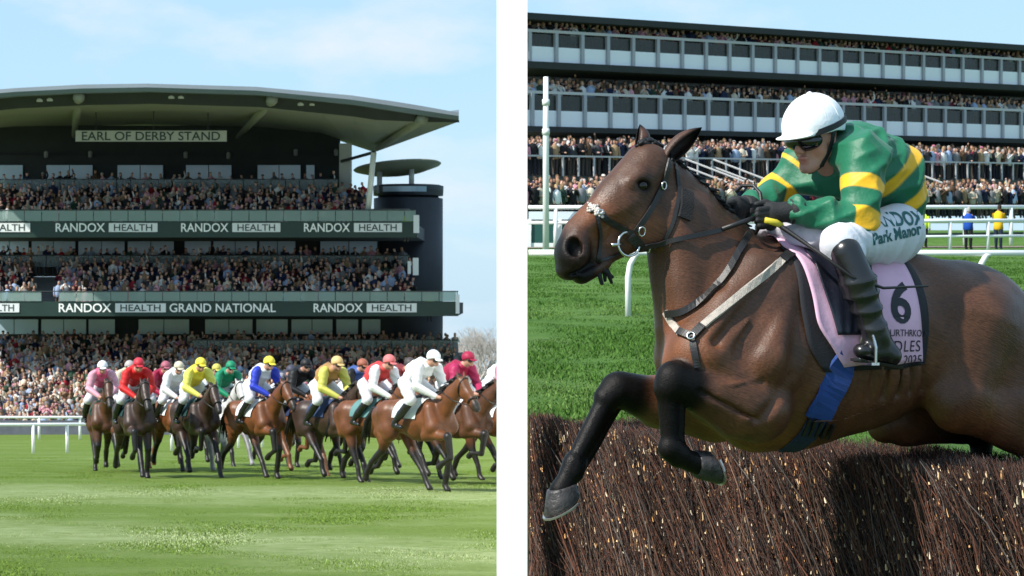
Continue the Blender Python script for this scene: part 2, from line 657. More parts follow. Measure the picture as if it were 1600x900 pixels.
# roof
xs_ = [-120, -80, -30, 24, 80, 130, 180, 230, 290, 350, 400, 450, 500, 550, 585, 620, 660, 690, 717]
top_ = np.interp(xs_, [-120, 24, 130, 230, 400, 550, 640, 717], [149, 137.5, 132, 130.5, 135.5, 149, 162, 176])
bot_ = np.interp(xs_, [-120, 24, 130, 230, 400, 550, 660, 717], [164, 150, 145, 143, 148, 163, 180, 187])
sofb = np.interp(xs_, [-120, 24, 230, 400, 500, 585, 717], [211, 200, 197, 200, 210, 238, 190])
sofY = np.interp(xs_, [-120, 585, 717], [166, 166, 144])
mb = MB()
o = 0
rows = []
for i, x in enumerate(xs_):
    Yf = 142.0
    Yb = sofY[i]
    X = XL(x, Yf)
    ztop = ZP(top_[i], Yf)
    xb = XL(x, Yb) if x <= 585 else X + (XL(585, 166) - XL(717, 144)) * (1 - (x - 585) / 132.0) * 0 + (XL(x, Yb) - X)
    rows.append([(X, Yf, ztop), (X, Yf - 0.15, 0.5 * (ztop + ZP(bot_[i], Yf))), (X, Yf, ZP(bot_[i], Yf)), (X, Yf + 0.9, ZP(bot_[i], Yf) + 0.02), (xb, Yb, ztop + 0.3), ])
n_ = len(rows[0])
for r_ in rows: mb.v += r_
for i in range(len(rows) - 1):
    for k, k2 in ((0, 1), (1, 2), (2, 3), (4, 0)):
        mb.f.append((i * n_ + k, i * n_ + k2, (i + 1) * n_ + k2, (i + 1) * n_ + k)); mb.m.append(0)
P0('roof', mb, m_roof)
roof = stand.children[-1]
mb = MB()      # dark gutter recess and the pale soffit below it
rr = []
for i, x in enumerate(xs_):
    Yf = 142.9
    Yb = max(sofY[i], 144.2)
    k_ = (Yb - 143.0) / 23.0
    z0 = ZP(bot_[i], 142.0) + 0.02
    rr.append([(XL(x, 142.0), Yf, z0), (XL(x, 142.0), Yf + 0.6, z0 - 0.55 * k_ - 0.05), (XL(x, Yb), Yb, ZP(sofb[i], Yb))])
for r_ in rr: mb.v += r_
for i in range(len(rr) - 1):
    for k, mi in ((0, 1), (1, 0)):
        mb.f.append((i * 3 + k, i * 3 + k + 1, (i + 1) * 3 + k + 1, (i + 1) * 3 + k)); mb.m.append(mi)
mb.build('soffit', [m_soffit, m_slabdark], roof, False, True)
for x0, y0, x1, y1, Y1 in ((123, 152, 116, 212, 162), (425, 156, 372, 214, 162), (660, 186, 590, 232, 160), (-60, 160, -60, 216, 162)):
    mb = MB()
    a_, b_ = at(x0, y0, 142.6), at(x1, y1, Y1)
    mb.tube([a_, b_], [0.30, 0.16], 8)
    P0('roof_beam', mb, m_soffit, None, True)
    mb = MB()
    d_ = (b_ - a_).normalized()
    mb.tube([a_ - d_ * 0.35, a_ - d_ * 0.1, a_ + d_ * 0.2], [0.16, 0.33, 0.33], 10)
    mb.build('beam_cap', m_soffit, roof, True, True)
for x, y in ((62, 157), (78, 156), (268, 152), (283, 152), (470, 163), (488, 163)):
    mb = MB()
    c_ = at(x, y, 143.2)
    mb.lathe([(0.04, 0.22), (0.16, 0.16), (0.2, 0.0), (0.16, -0.08)], 10, c_)
    mb.build('floodlight', m_board, roof, True, True)
# upper back wall with lamps
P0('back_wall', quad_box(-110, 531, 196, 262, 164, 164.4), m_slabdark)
for x, y in ((72, 241), (141, 241), (290, 242), (357, 243), (462, 238), (525, 238)):
    mb = MB()
    c_ = at(x, y, 163.4)
    mb.lathe([(0.05, -0.22), (0.13, -0.18), (0.13, 0.15), (0.05, 0.22)], 8, c_)
    P0('wall_lamp', mb, m_conc, None, True)
# name board
sb = quad_box(118, 354, 204, 221, 150.0, 150.12)
sign = P0('sign_board', sb, m_board)
for x in (150, 240, 325):
    mb = MB()
    mb.bar(at(x, 204, 150.1), at(x, 170, 150.4), 0.06, 0.06)
    mb.build('hanger', m_frame, sign, False, True)


def flat_text(body, px0, px1, pyb, pyt, Y, parent, material, depth=0.02, bold=0.012, font_ratio=None):
    """raised lettering filling a pixel box on a wall that faces the camera"""
    V, T = text_mesh(body, 1.0, 1.0, bold)
    lo, hi = V.min(0), V.max(0)
    sx = (XL(px1, Y) - XL(px0, Y)) / (hi[0] - lo[0])
    cap = text_mesh('H', 1.0)[0][:, 1].max()
    sz = (ZP(pyt, Y) - ZP(pyb, Y)) / cap
    P = np.stack([XL(px0, Y) + (V[:, 0] - lo[0]) * sx, np.full(len(V), Y - depth), ZP(pyb, Y) + V[:, 1] * sz], 1)
    # one piece of lettering for each word
    words = body.split(' ')
    if len(words) == 1:
        link('lettering', mesh_np('lettering', P, T, material, smooth=False), parent, True)
        return
    tx = V[T][:, :, 0]
    order = np.argsort(tx.min(1))
    reach, cuts = -9.0, []
    for i in order:
        if tx[i].min() - reach > 0.2 and reach > -9: cuts.append(0.5 * (reach + tx[i].min()))
        reach = max(reach, tx[i].max())
    word = np.searchsorted(np.array(cuts), tx.mean(1))
    for w in np.unique(word):
        Tw = T[word == w]
        used, inv = np.unique(Tw, return_inverse=True)
        link('lettering', mesh_np('lettering', P[used], inv.reshape(-1, 3), material, smooth=False), parent, True)


flat_text('EARL OF DERBY STAND', 128, 344, 219, 206, 150.0, sign, m_dletter)
# floors: slab, fascia, glass, seating, back windows
fasc = {}
for nm, xr, f0, f1, Yf in (('upper', 652, 346, 371, 151.0), ('lower', 716, 471, 494, 150.0)):
    mb = MB()
    mb.box(XL(-80, Yf), XL(xr, Yf), Yf, Yf + 0.3, ZP(f1, Yf), ZP(f0, Yf))
    fasc[nm] = P0('fascia', mb, m_fascia)
    mb = MB()
    mb.box(XL(-80, Yf), XL(xr, Yf) - 0.02, Yf + 0.3, 166.0, ZP(f1, Yf) + 0.02, ZP(f0, Yf) - 0.15)
    P0('floor_slab', mb, m_slabdark)
# right ends with white panels
for px0, px1, py0, py1, Y in ((646, 655, 336, 364, 150.9), (637, 642, 408, 428, 152.5), (645, 654, 403, 430, 152.4), (712, 718, 460, 490, 149.9)):
    P0('end_panel', quad_box(px0, px1, py0, py1, Y, Y + 0.06), m_plate)
for (x0, xh0, xh1, x1, k) in ((87, 170, 246, 246, 'upper'), (283, 363, 438, 438, 'upper'), (475, 553, 628, 628, 'upper'), (92, 180, 259, 259, 'lower'), (490, 573, 651, 651, 'lower'), (-79, -28, 47, 47, 'upper'),
                              (-79, -40, 30, 30, 'lower')):
    Yf = 151.0 if k == 'upper' else 150.0
    yb, yt = (362, 349) if k == 'upper' else (487.5, 474.5)
    flat_text('RANDOX', x0, xh0 - 6, yb, yt, Yf, fasc[k], m_letter)
    mb = quad_box(xh0, xh1, yt - 0.5, yb + 0.5, Yf - 0.05, Yf - 0.01)
    pl = mb.build('name_plate', m_plate, fasc[k], False, True)
    flat_text('HEALTH', xh0 + 8, xh1 - 8, yb - 1.5, yt + 1.5, Yf - 0.05, fasc[k], m_dletter, 0.01)
flat_text('GRAND NATIONAL', 265, 431, 487.5, 474.5, 150.0, fasc['lower'], m_letter)


def pane_row(px0, px1, py0, py1, Y, w, material, rail=True, name='glass_panel', gap=1.0, skip=()):
    x = px0
    while x < px1 - 1:
        x2 = min(px1, x + w)
        if not any(a <= (x + x2) / 2 <= b for a, b in skip):
            P0(name, quad_box(x + gap / 2, x2 - gap / 2, py0, py1, Y, Y + 0.03), material)
        x = x2
    if rail:
        mb = MB()
        mb.box(XL(px0, Y), XL(px1, Y), Y - 0.03, Y + 0.05, ZP(py0, Y), ZP(py0, Y) + 0.06)
        P0('handrail', mb, m_frame)


pane_row(-16, 650, 329, 345.5, 150.95, 27, m_bal)
pane_row(-16, 716, 456, 470.5, 149.95, 27, m_bal, skip=((56, 92),))
pane_row(-16, 528, 281, 302, 158.0, 22, m_bal2)
pane_row(-16, 640, 400, 417, 158.5, 22, m_bal2)
pane_row(300, 716, 532, 553, 157.0, 24, m_bal2)
# windows behind each gallery, with dark bays between
for py0, py1, Y, bays in ((258, 282, 163.6, [(-16, 36), (72, 145), (183, 255), (290, 362), (402, 470), (478, 492)]), (376, 402, 164.5, [(-16, 45), (49, 118), (122, 195), (199, 272), (288, 330), (333, 402), (405, 462), (500, 590)]),
                          (499, 522, 164.6, [(-16, 60), (64, 135), (138, 180), (216, 296), (320, 395), (400, 450), (455, 520), (525, 560), (565, 620), (640, 655)])):
    for a, b in bays:
        n = max(1, int(round((b - a) / 38.0)))
        for k in range(n):
            xa, xb = a + (b - a) * k / n, a + (b - a) * (k + 1) / n
            P0('window', quad_box(xa + 0.6, xb - 0.6, py0, py1, Y, Y + 0.08), m_win)
            win = stand.children[-1]
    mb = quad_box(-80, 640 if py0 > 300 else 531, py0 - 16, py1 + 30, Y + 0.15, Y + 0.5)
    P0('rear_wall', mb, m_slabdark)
# steps under the crowds (each tier one raked slab with its treads)


def rake(rows, px0, px1, name='seating_terrace', zmin=-99):
    """rows: (py of the heads' tops, Y); treads 1.45 m below the heads"""
    mb = MB()
    for i, (py, Y) in enumerate(rows):
        z = ZP(py, Y) - 1.55
        Y2 = rows[i + 1][1] if i + 1 < len(rows) else Y + 2.0
        mb.box(XL(px0, Y), XL(px1, Y), Y - 0.4, Y2 - 0.4 - 0.003, max(z - 1.2, zmin), max(z, zmin + 0.1))
    return P0(name, mb, m_conc)


ROWS_U = [(322 - 7.0 * i, 152.2 + 0.95 * i) for i in range(6)]
ROWS_L = [(447 - 7.4 * i, 151.4 + 1.0 * i) for i in range(7)]
ROWS_G = [(648 - 6.1 * i, 141.5 + 0.85 * i) for i in range(22)]
rake(ROWS_U, -60, 640, zmin=ZP(364, 151))
rake(ROWS_L, -60, 650, zmin=ZP(488, 150))
rake(ROWS_G, -120, 716, 'lower_terrace')
for py, Y, x1 in ((289, 159.4, 528), (405, 159.8, 640)):
    mb = MB(); mb.box(XL(-60, Y), XL(x1, Y), 158.6, 164.0, ZP(py, Y) - 2.4, ZP(py, Y) - 1.1)
    P0('gallery_floor', mb, m_conc)
# column, strut, stair tower and its round canopy
P0('column', quad_box(530, 548, 224, 335, 160.0, 161.2), m_wallgrey)
mb = MB(); mb.tube([at(584, 238, 150.5), at(575, 330, 151.5)], 0.17, 10)
P0('strut', mb, m_steel, None, True)
mb = MB(); mb.tube([at(534, 252, 160), at(584, 238, 150.5)], 0.10, 8)
P0('strut', mb, m_frame, None, True)
TY = 166.0
tc_ = at(638, 450, TY); tr_ = 54.0 / F * TY
mb = MB()
tz = lambda py: ZP(py, TY) - tc_.z
mb.lathe([(tr_, tz(700)), (tr_, tz(310)), (tr_ - 0.25, tz(309)), (tr_ - 0.3, tz(306))], 40, tc_)
tower = P0('stair_tower', mb, m_dtower, None, True)
mb = MB()
mb.lathe([(tr_ + 0.02, tz(306)), (tr_ + 0.05, tz(291)), (tr_ - 0.2, tz(289)), (tr_ - 0.25, tz(300))], 40, tc_)
mb.build('parapet', m_dtower, tower, True, True)
for k in range(7):
    mb = MB()
    a = math.radians(-125 + k * 10)
    c_ = Vector((tc_.x + (tr_ + 0.03) * math.cos(a), tc_.y + (tr_ + 0.03) * math.sin(a), ZP(297, TY)))
    t_ = Vector((-math.sin(a), math.cos(a), 0))
    mb.bar(c_ - t_ * 0.3, c_ + t_ * 0.3, 0.06, 0.34)
    mb.build('slot_window', m_win, tower, False, True)
for x, y0, y1 in ((593, 268, 292), (643, 262, 292)):
    mb = MB(); mb.tube([at(x, y0, TY - 1.2), at(x, y1 + 10, TY - 1.2)], 0.17, 8)
    mb.build('canopy_post', m_wallgrey, tower, True, True)
mb = MB()
cc_ = at(621, 263, TY)
rc_ = 69.0 / F * TY
mb.lathe([(0.3, -0.50), (rc_ * 0.6, -0.30), (rc_ * 0.97, 0.02), (rc_, 0.10), (rc_ * 0.96, 0.18), (rc_ * 0.5, 0.34), (0.05, 0.4)], 40, (0, 0, 0))
can = mb.build('canopy', m_soffit, tower, True)
can.location = cc_
can.rotation_euler = (math.radians(-5), math.radians(-5), 0)
# base on the right, kerb hoarding along the front of the lower terrace
P0('base_wall', quad_box(560, 722, 556, 676, 157.5, 166), m_dtower)
mb = MB()
mb.box(XL(-60, 140), XL(716, 140), 140.0, 140.2, zl(140) - 0.2, ZP(657, 140))
P0('front_hoarding', mb, mat('grey_hoarding', (0.10, 0.11, 0.14), 0.7, noise=0.3, nscale=2))

# ------------------------------------------------------------------ white panelled stand on the right
RA = Vector((XL(800, 124.2), 124.2)); RB = Vector((XL(1576, 150), 150))
RE = (RB - RA).normalized()
RNn = Vector((RE.y, -RE.x))          # towards the camera
if RNn.y > 0: RNn = -RNn
RLEN = (RB - RA).length + 16.0
stand2 = empty('grandstand', (RA.x + 10, RA.y + 8, zr0(132)))
tag(stand2, 'long grandstand with white balcony panels and grey posts behind the leaping horse', 'grandstand')
m_panel = mat('white_panel', (0.80, 0.82, 0.86), 0.45, noise=0.03, nscale=0.6)
m_post = mat('grey_post', (0.34, 0.35, 0.38), 0.5)
m_rail = mat('grey_rail', (0.46, 0.46, 0.46), 0.5)
m_stone = mat('stone_wall', (0.20, 0.19, 0.165), 0.9, noise=0.25, nscale=1.4)
m_dglass = glass('dark_balcony_glass', (0.045, 0.045, 0.04), 0.2, 0.6)


def rp(s_, back, py):
    """point s_ metres along the stand, back metres behind its front, at the height that shows at py above its left end"""
    q = RA + RE * s_ - RNn * back
    z = CZ + (313.0 - py) / F * 125.0 + SR * (RA.y + RE.y * s_)
    return Vector((q.x, q.y, z))


def rbox(s0, s1, b0, b1, py0, py1):
    mb = MB()
    lo, hi = py1, py0
    c0 = s0 if s0 > 0 else RNn.x * b0 / RE.x      # the end of the stand is cut square to the course
    c1 = s0 if s0 > 0 else RNn.x * b1 / RE.x
    mb.hexa([rp(c0, b0, lo), rp(s1, b0, lo), rp(s1, b1, lo), rp(c1, b1, lo), rp(c0, b0, hi), rp(s1, b0, hi), rp(s1, b1, hi), rp(c1, b1, hi)])
    return mb


P2 = lambda name, mb, m: mb.build(name, m, stand2, False, True)
P2('roof', rbox(-0.1, RLEN, -0.6, 9, 22, 32), m_slabdark)
P2('rear_wall', rbox(-0.1, RLEN, 6.0, 6.4, 30, 98), m_stone)
P2('rear_wall', rbox(-0.1, RLEN, 4.0, 4.4, 106, 199), m_stone)
P2('rear_wall', rbox(-0.1, RLEN, 4.0, 4.4, 205, 300), m_stone)
for lv, (r0, g0, w0, w1, s1) in enumerate(((47, 52, 72, 96.5, 107), (143, 148, 172, 197.5, 206))):
    P2('floor_slab', rbox(-0.1, RLEN, -0.35, 8.0, w1, s1), m_slabdark)
    P2('balcony_rail', rbox(0, RLEN, -0.12, 0.06, r0 - 1.5, r0 + 3), m_rail)
    n = 0
    s_ = -0.72 if lv == 0 else -0.55
    while s_ < RLEN:
        a_, b_ = max(0, s_), min(RLEN, s_ + 1.76)
        if b_ - a_ > 0.3:
            P2('glass_panel', rbox(a_ + 0.1, b_ - 0.1, -0.02, 0.01, g0 + 0.2, w0 - 0.2), m_dglass)
            P2('white_panel', rbox(a_ + 0.1, b_ - 0.1, -0.06, 0.0, w0, w1), m_panel)
        if 0 < s_:
            P2('balcony_post', rbox(s_ - 0.1, s_ + 0.1, -0.18, -0.02, r0 + 3, w1 + 0.5), m_post)
        s_ += 1.76
# windows in the rear walls
for py0, py1, b_ in ((112, 140, 3.95), (212, 262, 3.95)):
    s_ = RNn.x * b_ / RE.x + 0.6
    while s_ < RLEN - 2:
        w_ = R.choice((0.9, 1.3, 1.3))
        P2('window', rbox(s_, s_ + w_, b_ - 0.04, b_, py0, py1), m_windark)
        wn_ = stand2.children[-1]
        fr = rbox(s_ - 0.08, s_ + w_ + 0.08, b_ - 0.10, b_ - 0.045, py0 - 2.5, py0)
        fr.v += rbox(s_ - 0.08, s_, b_ - 0.10, b_ - 0.045, py0, py1).v; fr.f += [tuple(i + 8 for i in f) for f in fr.f[:6]]; fr.m += [0] * 6
        fr.v += rbox(s_ + w_, s_ + w_ + 0.08, b_ - 0.10, b_ - 0.045, py0, py1).v; fr.f += [tuple(i + 16 for i in f) for f in fr.f[:6]]; fr.m += [0] * 6
        fr.build('window_frame', m_post, wn_, False, True)
        s_ += w_ + R.uniform(0.5, 1.1)
# wall lamps on the middle balcony
for s_ in (14.0, 15.2, 22.6, 23.4, 31.0):
    mb = MB(); c_ = rp(s_, 3.7, 117)
    mb.lathe([(0.03, -0.12), (0.1, -0.08), (0.13, 0.06), (0.04, 0.12)], 8, c_)
    mb.build('lamp', mat('warm_lamp', (0.8, 0.6, 0.3), 0.4), stand2, True, True)
# raised terrace in front with its railing, then the lower standing area
P2('terrace_slab', rbox(-0.1, RLEN, -3.2, 4.0, 281, 340), m_conc)
P2('terrace_edge', rbox(-0.1, RLEN, -3.34, -3.2, 279, 286), m_fascia)
P2('terrace_rail', rbox(0, RLEN, -3.30, -3.24, 247, 249.5), m_rail)
s_ = 0.3
while s_ < RLEN:
    P2('rail_post', rbox(s_, s_ + 0.09, -3.30, -3.24, 249.5, 281), m_rail)
    s_ += 1.02
for s0 in (8.6, 10.6, 24.0):
    for dy in (0, 12):
        mb = MB()
        mb.tube([rp(s0, -3.3, 250 + dy), rp(s0 + 1.6, -5.8, 288 + dy)], 0.05, 6)
        P2('stair_rail', mb, m_rail)
# ------------------------------------------------------------------ the jumping horse (right foreground)
HA = math.radians(27.0)
HH = np.array((-math.cos(HA), -math.sin(HA), 0.0))      # heading
HL = np.array((math.sin(HA), -math.cos(HA), 0.0))       # its left side, towards the camera
HO = np.array(at(1230, 545, 10.0))
CAMP = np.array((0.0, 0.0, CZ))


def hl(px, py, v=0.0):
    """horse-frame point (along heading, to its left, up) on the pixel's ray at lateral offset v"""
    d = np.array(((px - 800.0) / F, 1.0, (450.0 - py) / F))
    t = (v + (HO - CAMP) @ HL) / (d @ HL)
    p = CAMP + t * d - HO
    return np.array((p @ HH, p @ HL, p[2]))


def h2w(P):
    P = np.atleast_2d(P)
    return HO + P[:, :1] * HH + P[:, 1:2] * HL + P[:, 2:3] * np.array((0, 0, 1.0))


def w2h(P):
    P = np.atleast_2d(P) - HO
    return np.stack([P @ HH, P @ HL, P[:, 2]], 1)


PX = 10.0 / F      # metres per pixel at the horse


def rotv(deg):
    """rotation in the u-z plane: first axis tilts up by deg"""
    c, s_ = math.cos(math.radians(deg)), math.sin(math.radians(deg))
    return np.array([[c, 0, -s_], [0, 1, 0], [s_, 0, c]])


def hero_horse_volume(h):
    vo = Vol((-1.75, -0.62, -1.0), (1.3, 0.62, 1.0), h)
    C = lambda a, b, ra, rb, k=0.03, sv=1.0, sub=False: vo.cap(hl(*a), hl(*b), ra * PX, rb * PX, k, sv, sub)
    # trunk
    C((1140, 540, 0), (1235, 545, 0), 118, 150, 0.05, 0.72)
    C((1235, 545, 0), (1330, 530, 0), 155, 143, 0.05, 0.80)
    C((1330, 530, 0), (1430, 520, 0), 142, 116, 0.05, 0.86)
    C((1430, 520, 0), (1510, 520, 0), 112, 112, 0.05, 0.90)
    C((1500, 525, 0), (1575, 580, 0), 114, 106, 0.05, 0.94)
    C((1220, 400, 0), (1330, 420, 0), 26, 26, 0.10, 1.0)              # withers and spine
    C((1430, 440, 0), (1540, 480, 0), 34, 34, 0.08, 1.4)              # croup
    # brisket and chest
    C((1092, 560, 0), (1180, 640, 0), 66, 66, 0.05, 0.9)
    for sv_ in (1, -1):
        C((1092, 545, 0.105 * sv_), (1075, 575, 0.11 * sv_), 46, 40, 0.04)      # pectorals
        C((1180, 430, 0.15 * sv_), (1095, 548, 0.17 * sv_), 40, 46, 0.07)       # shoulder blade
        C((1230, 440, 0.16 * sv_), (1195, 560, 0.20 * sv_), 42, 62, 0.06)       # triceps mass
        C((1100, 560, 0.18 * sv_), (1185, 640, 0.21 * sv_), 40, 44, 0.04)       # upper arm
    # neck
    neck = [((1048, 308, 0), 45, 0.80), ((1076, 364, 0), 58, 0.80), ((1106, 425, 0), 78, 0.74), ((1146, 480, 0), 100, 0.70)]
    for (p, r, s1), (q, r2, s2) in zip(neck[:-1], neck[1:]):
        C(p, q, r, r2, 0.05, 0.5 * (s1 + s2))
    C((1032, 264, 0), (1088, 312, 0), 20, 20, 0.04, 0.9)
    C((1088, 312, 0), (1135, 362, 0), 20, 22, 0.04, 0.9)
    C((1135, 362, 0), (1205, 412, 0), 22, 28, 0.05, 0.9)              # crest
    C((1040, 405, 0), (1062, 500, 0), 26, 38, 0.05, 0.8)              # windpipe
    C((1060, 330, 0.05), (1075, 480, 0.075), 30, 34, 0.03, 0.9)       # brachiocephalic muscle, near side
    C((1060, 330, -0.05), (1075, 480, -0.075), 30, 34, 0.03, 0.9)
    # head
    C((1012, 262, 0), (965, 312, 0), 38, 36, 0.04, 1.02)
    C((965, 312, 0), (905, 366, 0), 34, 26, 0.03, 0.84)
    C((990, 330, 0), (930, 385, 0), 40, 28, 0.03, 0.62)
    C((1010, 350, 0), (935, 402, 0), 30, 17, 0.03, 0.85)
    for sv_ in (1, -1):
        vo.ell(hl(1014, 338, 0.058 * sv_), (0.115, 0.030, 0.120), 0.035)                # jowl
        C((1000, 276, 0.070 * sv_), (985, 285, 0.074 * sv_), 15, 11, 0.022)               # brow
        C((1022, 272, 0.075 * sv_), (1000, 296, 0.080 * sv_), 8, 7, 0.02)                 # zygomatic arch
        C((992, 312, 0.066 * sv_), (948, 338, 0.054 * sv_), 9, 7, 0.02)                 # facial crest
        C((960, 318, 0.034 * sv_), (905, 362, 0.036 * sv_), 14, 12, 0.02)               # side of the nose
        C((900, 378, 0.034 * sv_), (893, 400, 0.034 * sv_), 19, 17, 0.02)               # nostril wing
        vo.ell(hl(1004, 289, 0.097 * sv_), (0.028, 0.012, 0.016), 0.010, rotv(25), sub=True)   # eye socket
    vo.ell(hl(893, 385, 0), (0.055, 0.058, 0.070), 0.03, rotv(40))
    C((893, 398, 0), (887, 421, 0), 24, 17, 0.025, 1.5)               # upper lip
    C((938, 411, 0), (908, 431, 0), 15, 13, 0.02, 1.5)                # chin and lower lip
    for sv_ in (1, -1):
        C((884, 434, 0.062 * sv_), (938, 410, 0.052 * sv_), 4.0, 3.0, 0.010, 3.0, sub=True)  # mouth line
    for sv_ in (1, -1):
        vo.ell(hl(898, 387, 0.066 * sv_), (0.030, 0.024, 0.042), 0.010, rotv(-25), sub=True)   # nostril
    # forelegs (near, then off)
    C((1185, 640, 0.20), (1110, 612, 0.21), 50, 38, 0.03)
    C((1110, 612, 0.21), (1052, 594, 0.21), 37, 27, 0.025)
    C((1150, 645, 0.21), (1090, 612, 0.20), 38, 26, 0.03)
    C((1050, 590, 0.21), (1044, 606, 0.21), 24, 22, 0.015)
    C((1043, 606, 0.21), (1046, 690, 0.20), 17, 12.5, 0.010)
    C((1061, 612, 0.21), (1063, 695, 0.20), 9, 7.5, 0.008)
    C((1047, 700, 0.20), (1060, 710, 0.20), 19, 19, 0.012)
    C((1060, 713, 0.20), (1090, 725, 0.19), 15, 17, 0.012)
    C((1120, 640, -0.17), (1030, 628, -0.18), 52, 40, 0.03)
    C((1030, 628, -0.18), (965, 608, -0.18), 38, 27, 0.025)
    C((968, 606, -0.18), (950, 622, -0.18), 24, 22, 0.015)
    C((951, 622, -0.18), (896, 722, -0.18), 17, 12.5, 0.010)
    C((966, 632, -0.18), (910, 728, -0.18), 8.5, 7, 0.008)
    C((897, 724, -0.18), (893, 738, -0.18), 18.5, 18.5, 0.012)
    C((889, 742, -0.18), (877, 766, -0.18), 14.5, 19, 0.012)
    # hind legs (near goes out of frame behind, off is drawn up)
    C((1505, 525, 0.13), (1500, 618, 0.20), 100, 56, 0.05, 0.8)
    C((1565, 575, 0.13), (1575, 630, 0.19), 84, 52, 0.05, 0.8)
    C((1500, 622, 0.19), (1620, 690, 0.17), 50, 34, 0.04, 0.8)
    C((1620, 695, 0.17), (1680, 716, 0.16), 34, 26, 0.03)
    C((1680, 716, 0.16), (1700, 800, 0.16), 24, 17, 0.02)
    C((1700, 800, 0.16), (1690, 850, 0.16), 20, 16, 0.02)
    C((1500, 560, -0.13), (1412, 648, -0.17), 85, 48, 0.05, 0.8)
    C((1405, 652, -0.17), (1382, 664, -0.17), 36, 30, 0.03)
    C((1415, 660, -0.17), (1500, 668, -0.15), 38, 26, 0.03)
    C((1500, 668, -0.15), (1536, 676, -0.14), 26, 23, 0.02)
    C((1534, 676, -0.14), (1530, 780, -0.14), 20, 17, 0.02)
    C((1532, 780, -0.14), (1515, 830, -0.14), 20, 16, 0.02)
    # flank hollow, shoulder and girth grooves
    vo.ell(hl(1462, 560, 0.34), (0.10, 0.06, 0.16), 0.07, rotv(-20), sub=True)
    C((1262, 470, 0.33), (1240, 600, 0.36), 10, 10, 0.07, 1.0, sub=True)
    # muscle edges
    C((1208, 430, 0.265), (1120, 535, 0.275), 6, 7, 0.030, 1.0, sub=True)      # neck and shoulder groove
    C((1225, 470, 0.305), (1160, 575, 0.322), 4, 5, 0.034, 1.0, sub=True)       # blade and triceps groove
    C((1240, 590, 0.33), (1190, 655, 0.325), 6, 5, 0.028, 1.0, sub=True)
    C((1064, 535, 0.02), (1070, 600, 0.03), 5, 7, 0.03, 1.0, sub=True)         # between the pectorals
    C((1190, 598, 0.315), (1120, 585, 0.298), 3, 3, 0.026, 1.0, sub=True)        # forearm and chest fold
    C((1180, 655, 0.30), (1095, 612, 0.285), 3, 2.5, 0.016, 1.0, sub=True)     # extensor line
    C((1075, 330, 0.135), (1125, 440, 0.19), 5, 6, 0.035, 1.0, sub=True)
    C((1500, 470, 0.30), (1480, 600, 0.34), 7, 8, 0.040, 1.0, sub=True)
    for i in range(9):
        x = 1290 + i * 20
        C((x, 545 - i * 2, 0.330 - 0.005 * i), (x - 10, 640 - i * 4, 0.300 - 0.011 * i), 3, 3, 0.030, 1.0, sub=True)
    # veins
    for path in ([(1190, 590, 0.300), (1150, 600, 0.305), (1105, 605, 0.290)], [(1260, 660, 0.270), (1320, 655, 0.272), (1380, 632, 0.272), (1420, 612, 0.262)], [(975, 318, 0.068), (955, 345, 0.060), (945, 372, 0.054)],
                 [(1005, 305, 0.080), (985, 330, 0.074), (962, 350, 0.062)], [(1170, 500, 0.270), (1140, 540, 0.275), (1135, 575, 0.280)]):
        for a, b in zip(path[:-1], path[1:]):
            C(a, b, 1.5, 1.2, 0.012)
    # bony knees, tendons, fetlocks
    for (x, y, v_, dx, dy) in ((1034, 592, 0.21, 0, 1), (1040, 610, 0.21, 0, 1), (946, 616, -0.18, 0, 1), (958, 600, -0.18, 0, 1)):
        vo.ell(hl(x, y, v_), (0.018, 0.032, 0.020), 0.008)
    C((1058, 628, 0.245), (1058, 688, 0.235), 2.5, 2.5, 0.008, 1.0, sub=True)
    C((958, 645, -0.145), (908, 722, -0.145), 2.5, 2.5, 0.008, 1.0, sub=True)
    # ribs
    return vo


def hoof(mb, c, axis, side, r0, r1, ln, n=18):
    """hoof: flared, front longer than heel, flat sole"""
    c, ax, sd = Vector(c), Vector(axis).normalized(), Vector(side).normalized()
    fr = ax.cross(sd).normalized()
    rings = []
    for t, r in ((-0.12, r0 * 0.94), (0.0, r0 * 1.0), (0.5, (r0 + r1) / 2), (0.93, r1), (1.0, r1 * 0.97)):
        ring = []
        for k in range(n):
            a = 2 * math.pi * k / n
            x, y = math.cos(a), math.sin(a)
            ln2 = ln * (0.78 + 0.22 * x)
            ring.append(c + fr * (x * r * 1.12 + (t * ln * 0.22)) + sd * (y * r) + ax * (t * ln2))
        rings.append(ring)
    return rings


vo = hero_horse_volume(0.0085)
HV, HQ = vo.mesh(1)
del vo

def bulge(V, Q, amp, freq, seed, stretch=(1, 1, 1)):
    """low relief of muscle and skin folds along the normals"""
    N = np.zeros_like(V)
    fn = np.cross(V[Q[:, 2]] - V[Q[:, 0]], V[Q[:, 3]] - V[Q[:, 1]])
    for k in range(4):
        for c in range(3):
            N[:, c] += np.bincount(Q[:, k], fn[:, c], len(V))
    N /= np.maximum(np.linalg.norm(N, axis=1, keepdims=True), 1e-9)
    return V + N * (amp * vnoise(V * np.array(stretch) * freq, seed))[:, None]


HV = bulge(HV, HQ, 0.0035, 3.0, 61, (1.2, 1, 0.7))
HV = bulge(HV, HQ, 0.0016, 8.0, 62, (1.4, 1, 0.8))
HVw = h2w(HV)
# coat colour: bay body, black points
bay = np.array((0.095, 0.0360, 0.0158))
red = np.array((0.175, 0.056, 0.0165))
dark = np.array((0.026, 0.0155, 0.0115))
black = np.array((0.0048, 0.0040, 0.0038))
pxs = 800 + (HVw[:, 0]) / HVw[:, 1] * F
pys = 450 - (HVw[:, 2] - CZ) / HVw[:, 1] * F
colv = np.tile(bay, (len(HV), 1))


def near3(p, r0, r1):
    return 1 - sstep(r0, r1, np.linalg.norm(HV - p, axis=1))


